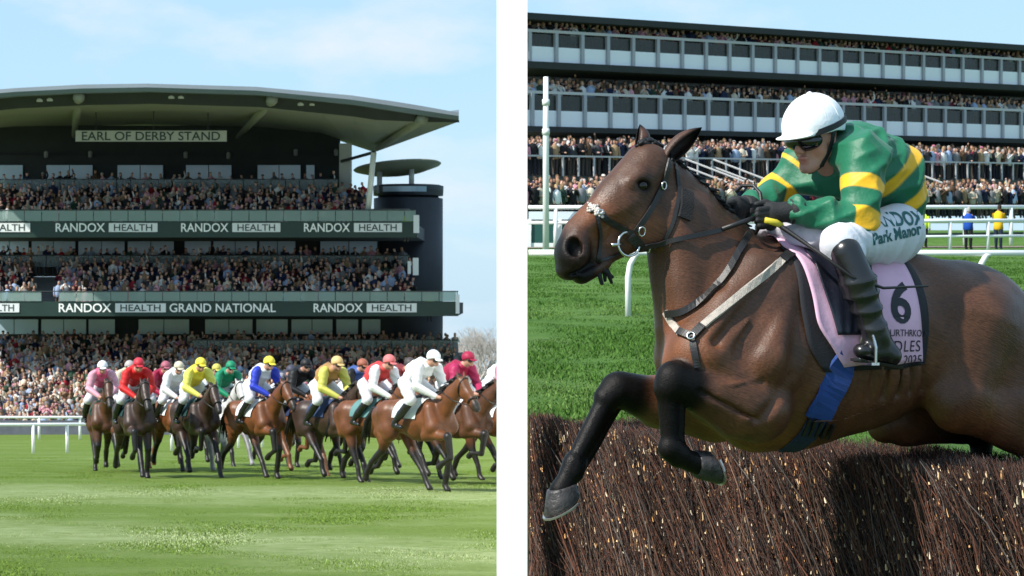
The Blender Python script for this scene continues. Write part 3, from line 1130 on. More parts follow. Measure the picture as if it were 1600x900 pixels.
nz = vnoise(HV * 1.3, 3)
colv = mixc(colv, dark, np.clip(0.35 + 0.35 * nz, 0, 1) * sstep(0.0, 0.5, HV[:, 2] + 0.15))      # darker topline hair
for c_, r_ in ((hl(1065, 560, 0.1), 0.26), (hl(1065, 560, -0.1), 0.26), (hl(1180, 690, 0), 0.30), (hl(930, 350, 0), 0.14), (hl(1500, 650, 0.15), 0.22), (hl(1010, 350, 0.05), 0.10),
               (hl(1010, 350, -0.05), 0.10)):
    colv = mixc(colv, red, 0.75 * near3(c_, r_ * 0.3, r_))
for c_, r_ in ((hl(888, 400, 0.0), 0.115), (hl(905, 425, 0), 0.09)):
    colv = mixc(colv, black * 1.6, near3(c_, r_ * 0.60, r_))
for sv_ in (1, -1):
    colv = mixc(colv, black * 1.3, near3(hl(1004, 289, 0.085 * sv_), 0.020, 0.045))


def along(a, b):
    ba = b - a
    t = (HV - a) @ ba / (ba @ ba)
    d = np.linalg.norm(HV - a - np.clip(t, 0, 1)[:, None] * ba, axis=1)
    return t, d


for chain_, rad in (([(1110, 612, 0.21), (1046, 595, 0.21), (1050, 700, 0.20), (1100, 730, 0.19)], 0.105),
                    ([(1010, 622, -0.18), (962, 610, -0.18), (892, 730, -0.18), (878, 765, -0.18)], 0.11),
                    ([(1440, 676, -0.17), (1545, 690, -0.14), (1532, 780, -0.14), (1510, 835, -0.14)], 0.12),
                    ([(1650, 708, 0.17), (1690, 720, 0.16), (1700, 800, 0.16), (1690, 860, 0.16)], 0.13)):
    m_ = np.zeros(len(HV))
    for i, (a, b) in enumerate(zip(chain_[:-1], chain_[1:])):
        t, d = along(hl(*a), hl(*b))
        w_ = (1 - sstep(rad * 0.75, rad, d))
        if i == 0: w_ = w_ * sstep(-0.3, 0.55, t)
        m_ = np.maximum(m_, w_)
    colv = mixc(colv, black, m_)
m_hair = mat('horse_coat', attr='Col', rough=0.44, spec=0.36, noise=0.35, nscale=11.0, bump=0.12, bscale=60.0, stretch=(1.0, 1.0, 0.45))


def coat_hair(m):
    """short hair lying back along the body: fine streaks in colour and relief"""
    nt = m.node_tree
    N, L = nt.nodes, nt.links
    b = N['Principled BSDF']
    src = b.inputs['Base Color'].links[0].from_socket
    tc = N.new('ShaderNodeTexCoord')
    rot = N.new('ShaderNodeMapping'); rot.inputs['Rotation'].default_value = (0, math.radians(-24), -HA)
    scl = N.new('ShaderNodeMapping'); scl.inputs['Scale'].default_value = (16, 190, 190)
    n = N.new('ShaderNodeTexNoise'); n.inputs['Scale'].default_value = 1.0; n.inputs['Detail'].default_value = 4; n.inputs['Distortion'].default_value = 0.3
    L.new(tc.outputs['Object'], rot.inputs['Vector']); L.new(rot.outputs[0], scl.inputs['Vector']); L.new(scl.outputs[0], n.inputs['Vector'])
    mr = N.new('ShaderNodeMapRange'); mr.inputs['From Min'].default_value = 0.3; mr.inputs['From Max'].default_value = 0.7
    mr.inputs['To Min'].default_value = 0.72; mr.inputs['To Max'].default_value = 1.32
    L.new(n.outputs['Fac'], mr.inputs['Value'])
    sc = N.new('ShaderNodeVectorMath'); sc.operation = 'SCALE'
    L.new(src, sc.inputs[0]); L.new(mr.outputs['Result'], sc.inputs['Scale'])
    L.new(sc.outputs['Vector'], b.inputs['Base Color'])
    bp = N.new('ShaderNodeBump'); bp.inputs['Strength'].default_value = 0.35; bp.inputs['Distance'].default_value = 0.006
    L.new(n.outputs['Fac'], bp.inputs['Height'])
    L.new(b.inputs['Normal'].links[0].from_socket, bp.inputs['Normal'])
    L.new(bp.outputs['Normal'], b.inputs['Normal'])
    # black points are dull, the brown coat shines
    at_ = next(q for q in N if q.type == 'ATTRIBUTE')
    bw = N.new('ShaderNodeRGBToBW'); L.new(at_.outputs['Color'], bw.inputs[0])
    r3 = N.new('ShaderNodeMapRange'); r3.inputs['From Min'].default_value = 0.005; r3.inputs['From Max'].default_value = 0.03
    r3.inputs['To Min'].default_value = 0.14; r3.inputs['To Max'].default_value = 0.40
    L.new(bw.outputs[0], r3.inputs['Value']); L.new(r3.outputs['Result'], b.inputs['Specular IOR Level'])
    # damp, flatter patches shine more
    n2 = N.new('ShaderNodeTexNoise'); n2.inputs['Scale'].default_value = 5.0; n2.inputs['Detail'].default_value = 3
    L.new(tc.outputs['Object'], n2.inputs['Vector'])
    r2 = N.new('ShaderNodeMapRange'); r2.inputs['From Min'].default_value = 0.3; r2.inputs['From Max'].default_value = 0.7
    r2.inputs['To Min'].default_value = 0.34; r2.inputs['To Max'].default_value = 0.58
    L.new(n2.outputs['Fac'], r2.inputs['Value']); L.new(r2.outputs['Result'], b.inputs['Roughness'])


coat_hair(m_hair)
hero = empty('racehorse', tuple(h2w((0, 0, -1.0))[0]))
tag(hero, 'large dark bay racehorse in pink number cloth leaping over the brush fence', 'horse')
body = link('body', mesh_np('racehorse_body', HVw, HQ, m_hair, colv), hero, True)
hero_bvh = BVHTree.FromPolygons([tuple(p) for p in HVw], [tuple(int(i) for i in q) for q in HQ])


def cast(px, py, off=0.004):
    """point on the horse seen at a pixel, with its normal"""
    d = Vector(((px - 800.0) / F, 1.0, (450.0 - py) / F)).normalized()
    p, n, i, t = hero_bvh.ray_cast(Vector(CAMP), d)
    if p is None: return None
    return p + n * off, n


def hmirror(p):
    """reflect in the horse's middle plane"""
    p = np.array(p)
    return Vector(p - 2 * ((p - HO) @ HL) * HL)


def ribbon(mb, pts, nrm, w, th, mi=0):
    """flat strap with thickness following points and normals"""
    rings = []
    n = len(pts)
    ws = w if isinstance(w, (list, tuple)) else [w] * n
    for i in range(n):
        t = (Vector(pts[min(i + 1, n - 1)]) - Vector(pts[max(i - 1, 0)])).normalized()
        nn = Vector(nrm[i]); nn = (nn - t * nn.dot(t)).normalized()
        s_ = t.cross(nn) * ws[i] / 2
        p = Vector(pts[i])
        rings.append([p - s_, p + s_, p + s_ * 0.9 + nn * th, p - s_ * 0.9 + nn * th])
    o = len(mb.v)
    for r_ in rings: mb.v += [tuple(q) for q in r_]
    for i in range(n - 1):
        for k in range(4):
            k2 = (k + 1) % 4
            mb.f.append((o + i * 4 + k, o + (i + 1) * 4 + k, o + (i + 1) * 4 + k2, o + i * 4 + k2)); mb.m.append(mi)
    mb.f.append((o, o + 1, o + 2, o + 3)); mb.m.append(mi)
    e = o + (n - 1) * 4
    mb.f.append((e + 3, e + 2, e + 1, e)); mb.m.append(mi)


def strap(mb, pix, w, th=0.006, off=0.002, mi=0, mirror=False, sub=6):
    pts, nn = [], []
    for i in range(len(pix) - 1):
        for k in range(sub + (1 if i == len(pix) - 2 else 0)):
            t = k / sub
            h_ = cast(pix[i][0] * (1 - t) + pix[i + 1][0] * t, pix[i][1] * (1 - t) + pix[i + 1][1] * t, off)
            if h_: pts.append(h_[0]); nn.append(h_[1])
    for it in range(2):
        pts = [pts[0]] + [(pts[i - 1] + 2 * pts[i] + pts[i + 1]) / 4 + nn[i] * 0.0004 for i in range(1, len(pts) - 1)] + [pts[-1]]
    ribbon(mb, pts, nn, w, th, mi)
    if mirror:
        mp = [hmirror(p) for p in pts]
        mn = [hmirror(Vector(HO) + n) - Vector(HO) for n in nn]
        ribbon(mb, mp[::-1], mn[::-1], w, th, mi)
    return pts


m_leather = mat('black_leather', (0.012, 0.011, 0.011), 0.42, spec=0.5, bump=0.15, bscale=400)
m_metal = mat('bit_steel', (0.62, 0.62, 0.60), 0.22, metal=1.0)
m_hoof = mat('hoof_horn', (0.036, 0.032, 0.032), 0.45, spec=0.4, noise=0.6, nscale=30, bump=0.5, bscale=60)
m_shoe = mat('horse_shoe', (0.45, 0.44, 0.43), 0.35, metal=0.8)
m_mane = mat('mane_hair', (0.007, 0.0065, 0.007), 0.5, spec=0.4, bump=0.7, bscale=160, stretch=(1, 1, 0.25))
m_eye = mat('eye_wet', (0.010, 0.005, 0.003), 0.06, spec=0.5)


def make_hoof(a, b, toe, r0, r1, ln):
    """a to b: direction of the hoof; toe: horse-frame direction the toe points"""
    ax = Vector(h2w(b)[0] - h2w(a)[0]).normalized()
    tv = Vector((HH * toe[0] + HL * toe[1] + np.array((0, 0, 1.0)) * toe[2])).normalized()
    sd = tv.cross(ax).normalized()
    fr = ax.cross(sd).normalized()
    if fr.dot(tv) < 0:
        sd = -sd
    mb = MB()
    rings = hoof(mb, h2w(a)[0], ax, sd, r0, r1, ln)
    n = len(rings[0])
    o = len(mb.v)
    for r_ in rings: mb.v += [tuple(q) for q in r_]
    for i in range(len(rings) - 1):
        for k in range(n):
            k2 = (k + 1) % n
            mb.f.append((o + i * n + k, o + i * n + k2, o + (i + 1) * n + k2, o + (i + 1) * n + k)); mb.m.append(0)
    mb.f.append(tuple(o + k for k in reversed(range(n)))); mb.m.append(0)
    mb.f.append(tuple(o + (len(rings) - 1) * n + k for k in range(n))); mb.m.append(0)
    hf = mb.build('hoof', m_hoof, hero, True, True)
    sh = MB()
    pts = [p + ax * 0.004 for k, p in enumerate(rings[-1]) if not (abs(k - n / 2) < 2.6)]
    k0 = next(i for i, p in enumerate(rings[-1]) if abs(i - n / 2) < 2.6)
    pts = pts[k0:] + pts[:k0]
    ribbon(sh, pts, [ax] * len(pts), 0.016, 0.007)
    sh.build('horse_shoe', m_shoe, hf, False, True)


make_hoof(hl(1090, 726, 0.19), hl(1130, 721, 0.19), (-0.1, 0, -1.0), 0.049, 0.058, 0.088)
make_hoof(hl(877, 764, -0.18), hl(886, 796, -0.18), (1.0, 0, -0.1), 0.055, 0.070, 0.082)
make_hoof(hl(1515, 830, -0.14), hl(1500, 870, -0.14), (1.0, 0, 0.1), 0.048, 0.060, 0.085)
make_hoof(hl(1690, 850, 0.16), hl(1680, 885, 0.16), (1.0, 0, 0.1), 0.048, 0.060, 0.085)

# eyes
for sv_ in (1, -1):
    mb = MB()
    c_ = h2w(hl(1003, 290, 0.082) * (1, sv_, 1))[0]
    mb.lathe([(0.0005, -0.019)] + [(0.023 * math.cos(t), 0.023 * math.sin(t)) for t in np.linspace(-1.3, 1.3, 9)] + [(0.0005, 0.019)], 16, c_)
    mb.build('eye', m_eye, hero, True, True)

# ears: cupped leaf shapes
def ear(base, tip, open_dir, w, v0, v1):
    b_, t_ = Vector(h2w(hl(*base, v0))[0]), Vector(h2w(hl(*tip, v1))[0])
    ax = (t_ - b_)
    L = ax.length
    ax.normalize()
    od = Vector(open_dir); od = (od - ax * od.dot(ax)).normalized()
    sd = ax.cross(od)
    V, Fq = [], []
    nu, nv = 10, 12
    for layer, rr in ((0, 1.0), (1, 0.86)):
        for i in range(nu):
            t = i / (nu - 1)
            r_ = w * (0.62 + 1.25 * t - 1.87 * t ** 2.2) * rr if t < 1 else 0.0
            r_ = max(r_, 0.001)
            for j in range(nv):
                a = math.pi * (0.22 + 1.56 * j / (nv - 1)) if t > 0.05 else math.pi * (0.15 + 1.7 * j / (nv - 1))
                q = b_ + ax * (L * t) + (od * math.cos(a) * 0.85 + sd * math.sin(a)) * r_ - od * (0.012 * math.sin(t * 3))
                V.append(q)
    for layer in (0, 1):
        o = layer * nu * nv
        for i in range(nu - 1):
            for j in range(nv - 1):
                q = (o + i * nv + j, o + i * nv + j + 1, o + (i + 1) * nv + j + 1, o + (i + 1) * nv + j)
                Fq.append(q if layer == 0 else q[::-1])
    for i in range(nu - 1):
        for j, fl in ((0, 1), (nv - 1, 0)):
            q = (i * nv + j, (i + 1) * nv + j, nu * nv + (i + 1) * nv + j, nu * nv + i * nv + j)
            Fq.append(q if fl else q[::-1])
    V = np.array(V); Fq = np.array(Fq)
    tt = ((V - np.array(b_)) @ np.array(ax)) / L
    layer = np.arange(len(V)) >= nu * nv
    cc = mixc(np.array((0.058, 0.024, 0.013)), black, np.clip(sstep(0.62, 0.95, tt) + 0.75 * layer, 0, 1))
    jj = np.arange(len(V)) % nv
    cc = mixc(cc, black, ((jj == 0) | (jj == nv - 1)) * 0.9)
    link('ear', mesh_np('ear', V, Fq, m_hair, cc), hero, True)


ear((1043, 247), (1097, 199), (-0.35, -0.6, -0.7), 0.046, 0.055, 0.10)
ear((1000, 232), (999, 194), (-0.9, -0.2, 0.15), 0.040, -0.055, -0.075)

# mane in plaits along the crest, forelock, tail
crest = [(1045, 246), (1064, 262), (1086, 282), (1103, 297), (1120, 313), (1144, 339), (1172, 364)]
mb = MB()
for i in range(44):
    t = i / 43 * (len(crest) - 1)
    k = min(int(t), len(crest) - 2)
    f_ = t - k
    px_, py_ = crest[k][0] * (1 - f_) + crest[k + 1][0] * f_, crest[k][1] * (1 - f_) + crest[k + 1][1] * f_
    b_ = Vector(h2w(hl(px_, py_ + 8, 0.0))[0])
    for j in range(5):
        l_ = Vector(HL) * R.uniform(-0.012, 0.030) + Vector((R.uniform(0.0, 0.030), 0, R.uniform(0.006, 0.026)))
        mb.tube([b_, b_ + l_ * 0.6 + Vector((0, 0, 0.006)), b_ + l_ * 1.2 + Vector((0, 0, -0.012))], [0.011, 0.009, 0.003], 5)
mb.build('mane', m_mane, hero, True, True)
mb = MB()
for i in range(16):
    b_ = Vector(h2w(hl(1022 + R.uniform(-10, 14), 231 + R.uniform(-3, 4), R.uniform(-0.03, 0.03)))[0])
    e_ = Vector(h2w(hl(1003 + R.uniform(-12, 22), 226 + R.uniform(-6, 6), R.uniform(-0.02, 0.03)))[0])
    mb.tube([b_, (b_ + e_) / 2 + Vector((0, 0, 0.018)), e_], [0.012, 0.012, 0.004], 5)
mb.build('forelock', m_mane, hero, True, True)
mb = MB()
for i in range(70):
    s_ = R.uniform(-1, 1)
    p0 = Vector(h2w(hl(1632, 486, 0.02 * s_))[0])
    p1 = Vector(h2w(hl(1690 + R.uniform(-12, 12), 500 + R.uniform(-14, 14), 0.04 * s_))[0])
    p2 = Vector(h2w(hl(1740 + R.uniform(-26, 26), 600 + R.uniform(-20, 20), 0.07 * s_))[0])
    p3 = Vector(h2w(hl(1760 + R.uniform(-40, 40), 720 + R.uniform(-40, 30), 0.09 * s_))[0])
    mb.tube([p0, p1, p2, p3], [0.012, 0.014, 0.012, 0.003], 4)
mb.build('tail', m_mane, hero, True, True)
# ------------------------------------------------------------------ tack of the jumping horse
m_sheep = mat('breastplate_webbing', (0.42, 0.37, 0.32), 0.85, bump=0.5, bscale=300, noise=0.25, nscale=60)
m_pink = mat('pink_cloth', (0.70, 0.42, 0.56), 0.75, noise=0.08, nscale=8, bump=0.35, bscale=14)
m_pad = mat('black_pad', (0.012, 0.012, 0.016), 0.8, bump=0.3, bscale=200)
m_girth = mat('blue_girth', (0.010, 0.048, 0.22), 0.7, bump=0.4, bscale=350, noise=0.1)
m_navy = mat('navy_girth_end', (0.006, 0.016, 0.06), 0.7, bump=0.3, bscale=300)
m_print = mat('dark_print', (0.015, 0.016, 0.024), 0.7)



def strap_part(name, material, parent, pix, w, th=0.006, off=0.002, mirror=False, sub=6):
    mb = MB()
    pts = strap(mb, pix, w, th, off, 0, False, sub)
    o = mb.build(name, material, parent, False, True)
    if mirror:
        n = len(mb.v)
        m2 = MB()
        m2.v = [tuple(hmirror(v)) for v in mb.v]
        m2.f = [tuple(reversed(f)) for f in mb.f]
        m2.m = mb.m
        m2.build(name, material, parent, False, True)
    return o


# bridle
nb = strap_part('noseband', m_leather, hero, [(923, 325), (950, 345), (990, 366)], 0.024, mirror=True)
strap_part('cheekpiece', m_leather, hero, [(1046, 250), (1037, 285), (1016, 328), (993, 362)], 0.024, mirror=True)
strap_part('headpiece', m_leather, hero, [(1050, 252), (1047, 240), (1040, 231)], 0.030, mirror=True)
strap_part('flash_strap', m_leather, hero, [(931, 332), (938, 365), (936, 392), (934, 408)], 0.014, mirror=True)
strap_part('flash_strap', m_leather, hero, [(934, 408), (950, 404), (972, 394)], 0.012, mirror=True)
strap_part('throat_lash', m_leather, hero, [(1054, 256), (1062, 300), (1052, 350), (1034, 384)], 0.016, mirror=True)
strap_part('strap_keeper', mat('dark_fleece', (0.012, 0.012, 0.014), 0.95, bump=0.8, bscale=250), hero, [(1072, 300), (1073, 322), (1068, 342)], 0.055, 0.014)
strap_part('cheek_guard', m_leather, hero, [(985, 368), (998, 382), (1006, 388)], 0.040, 0.012)
# beaded fleece roll across the nose
mb = MB()
for i in range(60):
    t = R.uniform(-1, 1)
    h_ = cast(923 + abs(t) * 16 + R.uniform(-5, 5), 325 + abs(t) * 9 + R.uniform(-7, 5), 0.006)
    if h_:
        p = h_[0] + Vector((R.uniform(-.004, .004), R.uniform(-.004, .004), R.uniform(-.004, .004)))
        r_ = R.uniform(0.004, 0.0075)
        mb.lathe([(r_ * math.cos(a), r_ * math.sin(a)) for a in np.linspace(-1.4, 1.4, 5)], 6, p)
mb.build('nose_roll', mat('pale_fleece', (0.55, 0.50, 0.45), 0.95), hero, True, True)


def ring(mb, c, n, r, th, seg=24, sc=(1, 1)):
    c, n = Vector(c), Vector(n).normalized()
    x = n.orthogonal().normalized()
    x = (Vector((0, 0, 1)) - n * n.z).normalized()
    y = n.cross(x)
    pts = [c + (x * math.cos(2 * math.pi * k / seg) * sc[0] + y * math.sin(2 * math.pi * k / seg) * sc[1]) * r for k in range(seg + 1)]
    mb.tube(pts, th, 8, cap=False)


bc, bn = cast(982, 378, 0.018)
for c_, n_ in ((bc, Vector(HL)), (hmirror(bc), -Vector(HL))):
    mb = MB()
    ring(mb, c_, n_ + Vector((0, 0, 0.05)), 0.046, 0.0052)
    p_ = Vector(h2w(w2h(np.array(c_))[0] + np.array((0.075, 0, -0.005)))[0])
    mb.tube([c_ + Vector(HH) * 0.03, p_], [0.006, 0.008], 8)
    mb.build('bit_ring', m_metal, hero, True, True)
for (x_, y_), sc_ in (((1034, 290), (1.0, 0.75)), ((1001, 361), (1.2, 0.9)), ((1017, 388), (0.8, 0.8)), ((938, 333), (0.6, 0.6))):
    h_ = cast(x_, y_, 0.014)
    mb = MB()
    ring(mb, h_[0], h_[1], 0.015, 0.0032, 8, sc_)
    mb.build('buckle', m_metal, hero, True, True)
mb = MB()
b_ = Vector(h2w(hl(938, 412, 0.03))[0])
for i in range(9):
    e_ = Vector(h2w(hl(944 + R.uniform(-6, 14), 436 + R.uniform(-10, 10), R.uniform(0.0, 0.06)))[0])
    mb.tube([b_, (b_ + e_) / 2 + Vector((R.uniform(-.01, .01), 0, 0)), e_], [0.008, 0.010, 0.006], 5)
mb.build('tongue_tie', m_pad, hero, True, True)

# reins
strap_part('rein', m_leather, hero, [(1002, 384), (1050, 376), (1092, 367), (1126, 360)], 0.020, 0.008, 0.010, mirror=True, sub=8)
near_rein_end = cast(1124, 360, 0.016)[0]
# martingale, breastplate
strap_part('martingale_strap', m_leather, hero, [(1166, 368), (1155, 392), (1136, 432), (1104, 468), (1066, 488), (1044, 490)], 0.028, 0.010, 0.010)
strap_part('breastplate', m_sheep, hero, [(1226, 404), (1160, 457), (1096, 512)], 0.031, 0.010)
strap_part('breastplate', m_sheep, hero, [(1064, 522), (1052, 506), (1041, 487)], 0.028, 0.010)
strap_part('breast_strap', m_leather, hero, [(1098, 510), (1081, 527)], 0.034, 0.014)
strap_part('breast_strap', m_leather, hero, [(1062, 519), (1081, 527)], 0.030, 0.014)
strap_part('breast_strap', m_leather, hero, [(1081, 525), (1085, 548), (1090, 574)], 0.028, 0.008)
strap_part('breast_strap', m_leather, hero, [(1235, 398), (1222, 407)], 0.040, 0.012)
mb = MB()
h_ = cast(1081, 528, 0.02)
ring(mb, h_[0], h_[1], 0.014, 0.004, 16)
mb.build('breast_ring', m_metal, hero, True, True)


# cloths wrapped over the back
def wrap(uf, ur, phimax, off, nu=26, nphi=60, flut=0.0, seed=1, both=True):
    """cloth between front edge uf(s) and rear edge ur(s); s = phi/phimax in [-1, 1]"""
    V, ok = [], []
    Z0 = hl(1330, 525, 0)[2]
    for j in range(nphi):
        s_ = -1 + 2 * j / (nphi - 1)
        phi = s_ * math.radians(phimax)
        for i in range(nu):
            t = i / (nu - 1)
            u = uf(abs(s_)) * (1 - t) + ur(abs(s_)) * t
            d = np.array((0, math.sin(phi), math.cos(phi)))
            o = np.array((u, 0, Z0))
            wo = Vector(h2w(o + d * 1.2)[0]); wd = Vector(h2w(o)[0]) - wo
            p, n, _, _ = hero_bvh.ray_cast(wo, wd.normalized())
            if p is None: p = Vector(h2w(o + d * 0.3)[0]); n = -wd.normalized()
            edge = (1 - min(1, 5 * t)) ** 2
            w_ = off + flut * edge * abs(s_) * (0.5 + 0.5 * math.sin(9 * s_ + seed)) + 0.0025 * math.sin(7 * t * 3 + 11 * s_ + seed)
            V.append(p - wd.normalized() * w_)
    V = np.array(V).reshape(nphi, nu, 3)
    for it in range(3):
        V[1:-1] = 0.5 * V[1:-1] + 0.25 * (V[:-2] + V[2:])
        V[:, 1:-1] = 0.5 * V[:, 1:-1] + 0.25 * (V[:, :-2] + V[:, 2:])
    nrm = np.cross(np.gradient(V, axis=0), np.gradient(V, axis=1))
    nrm /= np.linalg.norm(nrm, axis=2, keepdims=True)
    ctr = h2w(np.array((0, 0, Z0)))[0]
    if (nrm[nphi // 2, nu // 2] @ np.array((0, 0, 1.0))) < 0: nrm = -nrm
    P = np.concatenate([(V + nrm * 0.003).reshape(-1, 3), (V - nrm * 0.002).reshape(-1, 3)])
    N = nphi * nu
    Q = []
    for j in range(nphi - 1):
        for i in range(nu - 1):
            a = j * nu + i
            Q.append((a, a + 1, a + nu + 1, a + nu))
            Q.append((N + a + nu, N + a + nu + 1, N + a + 1, N + a))
    for j in range(nphi - 1):
        for i, f_ in ((0, 0), (nu - 1, 1)):
            a = j * nu + i
            q = (a, a + nu, N + a + nu, N + a)
            Q.append(q[::-1] if f_ else q)
    for i in range(nu - 1):
        for j, f_ in ((0, 1), (nphi - 1, 0)):
            a = j * nu + i
            q = (a, a + 1, N + a + 1, N + a)
            Q.append(q[::-1] if f_ else q)
    return P, np.array(Q)


def edge_fn(pts):
    xs = [p[0] for p in pts]
    ys = [hl(p[1], p[2], p[3])[0] for p in pts]
    return lambda s_: float(np.interp(s_, xs, ys))


pad_f = edge_fn([(0, 1208, 372, 0), (0.35, 1222, 410, 0.16), (0.6, 1246, 455, 0.27), (0.85, 1262, 510, 0.31), (1, 1292, 560, 0.32)])
pad_r = edge_fn([(0, 1392, 402, 0), (0.35, 1425, 428, 0.16), (0.6, 1446, 470, 0.25), (1, 1456, 585, 0.30)])
P_, Q_ = wrap(pad_f, pad_r, 113, 0.006)
link('saddle_pad', mesh_np('saddle_pad', P_, Q_, m_pad), hero, True)
cl_f = edge_fn([(0, 1202, 368, 0), (0.3, 1228, 405, 0.15), (0.55, 1262, 450, 0.26), (0.75, 1268, 490, 0.30), (1, 1318, 552, 0.32)])
cl_r = edge_fn([(0, 1380, 404, 0), (0.35, 1408, 430, 0.16), (0.6, 1428, 470, 0.25), (1, 1447, 578, 0.30)])
P_, Q_ = wrap(cl_f, cl_r, 109, 0.014, flut=0.035)
cloth = link('number_cloth', mesh_np('number_cloth', P_, Q_, m_pink), hero, True)
cloth_bvh = BVHTree.FromPolygons([tuple(p) for p in P_], [tuple(int(i) for i in q) for q in Q_])
# small racing saddle with its flap
sd_f = edge_fn([(0, 1232, 372, 0), (0.5, 1282, 420, 0.28), (1, 1308, 505, 0.33)])
sd_r = edge_fn([(0, 1372, 392, 0), (0.4, 1362, 430, 0.22), (0.7, 1362, 460, 0.3), (1, 1352, 520, 0.33)])
m_saddle = mat('saddle_leather', (0.010, 0.012, 0.022), 0.38, spec=0.5, bump=0.2, bscale=120)
P_, Q_ = wrap(sd_f, sd_r, 88, 0.030)
saddle = link('saddle', mesh_np('saddle', P_, Q_, m_saddle), hero, True)

# girth with buckle straps
girth = strap_part('girth', m_girth, hero, [(1324, 550), (1302, 605), (1278, 652)], 0.118, 0.010, 0.004, mirror=True)
gend = strap_part('girth_end', m_navy, girth, [(1282, 645), (1262, 680), (1238, 700), (1215, 706)], 0.085, 0.007, 0.003, mirror=True)
for i in range(5):
    mb = MB()
    x_ = 1256 + i * 9
    strap(mb, [(x_ + 8, 652 + i * 2.4), (x_ - 2, 676 + i * 1.5)], 0.012, 0.014, 0.003)
    mb.build('billet', m_leather, girth, False, True)


def decal(bvh, body_, size, px, py, v, parent, material, name='lettering', spacing=1.0, tilt=0.0, bold=0.0, off=0.0025, center=True, hsc=1.0):
    """flat print laid on the near side of a surface, along the horse's side"""
    V, T = text_mesh(body_, size, spacing, bold)
    if center: V[:, :2] -= (V[:, :2].max(0) + V[:, :2].min(0)) / 2
    V[:, 0] *= hsc
    # subdivide so that it follows the cloth
    c, s_ = math.cos(tilt), math.sin(tilt)
    x = V[:, 0] * c - V[:, 1] * s_
    y = V[:, 0] * s_ + V[:, 1] * c
    o = hl(px, py, v)
    out = []
    for a, b in zip(x, y):
        w = Vector(h2w(o + np.array((-a, 0, b)))[0]) + Vector(HL) * 0.5
        p, n, _, _ = bvh.ray_cast(w, -Vector(HL))
        if p is None: p = w - Vector(HL) * 0.5; n = Vector(HL)
        if n.dot(Vector(HL)) < 0: n = -n
        out.append(p + n * off)
    return link(name, mesh_np(name, np.array(out), T, material, smooth=False), parent, True)


decal(cloth_bvh, '6', 0.22, 1409, 472, 0.3, cloth, m_print, 'number', tilt=-0.25, bold=0.006, hsc=0.95)
decal(cloth_bvh, 'NSBURTHRKON', 0.038, 1408, 520, 0.3, cloth, m_print, spacing=0.95, tilt=-0.02)
decal(cloth_bvh, 'BOODLES', 0.062, 1392, 541, 0.3, cloth, m_print, spacing=1.15)
decal(cloth_bvh, '2025', 0.052, 1428, 562, 0.3, cloth, m_print)
# ------------------------------------------------------------------ jockey of the jumping horse
jock = empty('person', tuple(h2w(hl(1340, 420, 0))[0]))
tag(jock, 'jockey in green silks with yellow hoops and white cap crouched on the leaping horse', 'person')
m_skin = mat('skin', attr='Col', rough=0.5, spec=0.35, noise=0.08, nscale=60)
m_silk = mat('silks', attr='Col', rough=0.5, spec=0.35, bump=0.2, bscale=60, sheen=0.1)
m_breech = mat('white_breeches', (0.62, 0.63, 0.68), 0.55, bump=0.2, bscale=60, noise=0.05, nscale=12)
m_boot = mat('boot_leather', (0.010, 0.010, 0.011), 0.27, spec=0.6, bump=0.12, bscale=35)
m_glove = mat('black_glove', (0.010, 0.010, 0.011), 0.7, bump=0.4, bscale=200)
m_white = mat('cap_silk', (0.80, 0.82, 0.84), 0.45, bump=0.2, bscale=45)


def jvol(h, lo=(-0.75, -0.55, -0.35), hi=(0.75, 0.60, 1.25)):
    return Vol(lo, hi, h)


def wrinkle(V, Q, amp, freq, seed, stretch=(1, 1, 1)):
    N = np.zeros_like(V)
    fn = np.cross(V[Q[:, 2]] - V[Q[:, 0]], V[Q[:, 3]] - V[Q[:, 1]])
    for k in range(4):
        for c in range(3):
            N[:, c] += np.bincount(Q[:, k], fn[:, c], len(V))
    N /= np.maximum(np.linalg.norm(N, axis=1, keepdims=True), 1e-9)
    P = V * np.array(stretch) * freq
    w = 1 - np.abs(vnoise(P, seed))               # ridged folds
    w = np.clip(w, 0, 1) ** 2 + 0.4 * vnoise(P * 2.3, seed + 1)
    return V + N * (amp * (w - 0.5))[:, None]


def fold(V, Q, amp, freq, d, seed, warp=1.2, cover=0.0):
    """sharp-edged cloth folds running across direction d, broken up by noise"""
    N = np.zeros_like(V)
    fn_ = np.cross(V[Q[:, 2]] - V[Q[:, 0]], V[Q[:, 3]] - V[Q[:, 1]])
    for k in range(4):
        for c in range(3):
            N[:, c] += np.bincount(Q[:, k], fn_[:, c], len(V))
    N /= np.maximum(np.linalg.norm(N, axis=1, keepdims=True), 1e-9)
    d = np.array(d, float); d /= np.linalg.norm(d)
    ph = V @ d * freq * 3.1416 + warp * vnoise(V * 1.7, seed)
    w = (1 - np.abs(np.sin(ph))) ** 1.4
    m = sstep(-0.35 - cover, 0.45, vnoise(V * 2.2, seed + 9))
    return V + N * (amp * (w - 0.25) * m)[:, None]


SH_N, EL_N, WR_N = hl(1352, 245, 0.18), hl(1338, 343, 0.26), hl(1242, 330, 0.16)
SH_F, EL_F, WR_F = hl(1252, 258, -0.17), hl(1213, 300, -0.20), hl(1168, 325, -0.07)
NECK, CHEST, WAIST, PELV = hl(1322, 232, 0), hl(1340, 262, 0), hl(1392, 300, 0), hl(1402, 340, 0)
HIP_N, KN_N = hl(1402, 362, 0.13), hl(1312, 380, 0.30)
HIP_F, KN_F = hl(1402, 362, -0.13), hl(1262, 378, -0.30)
AN_N, HEEL_N, TOE_N = hl(1368, 522, 0.385), hl(1392, 556, 0.385), hl(1346, 548, 0.385)
AN_F, TOE_F = hl(1325, 525, -0.385), hl(1300, 550, -0.385)

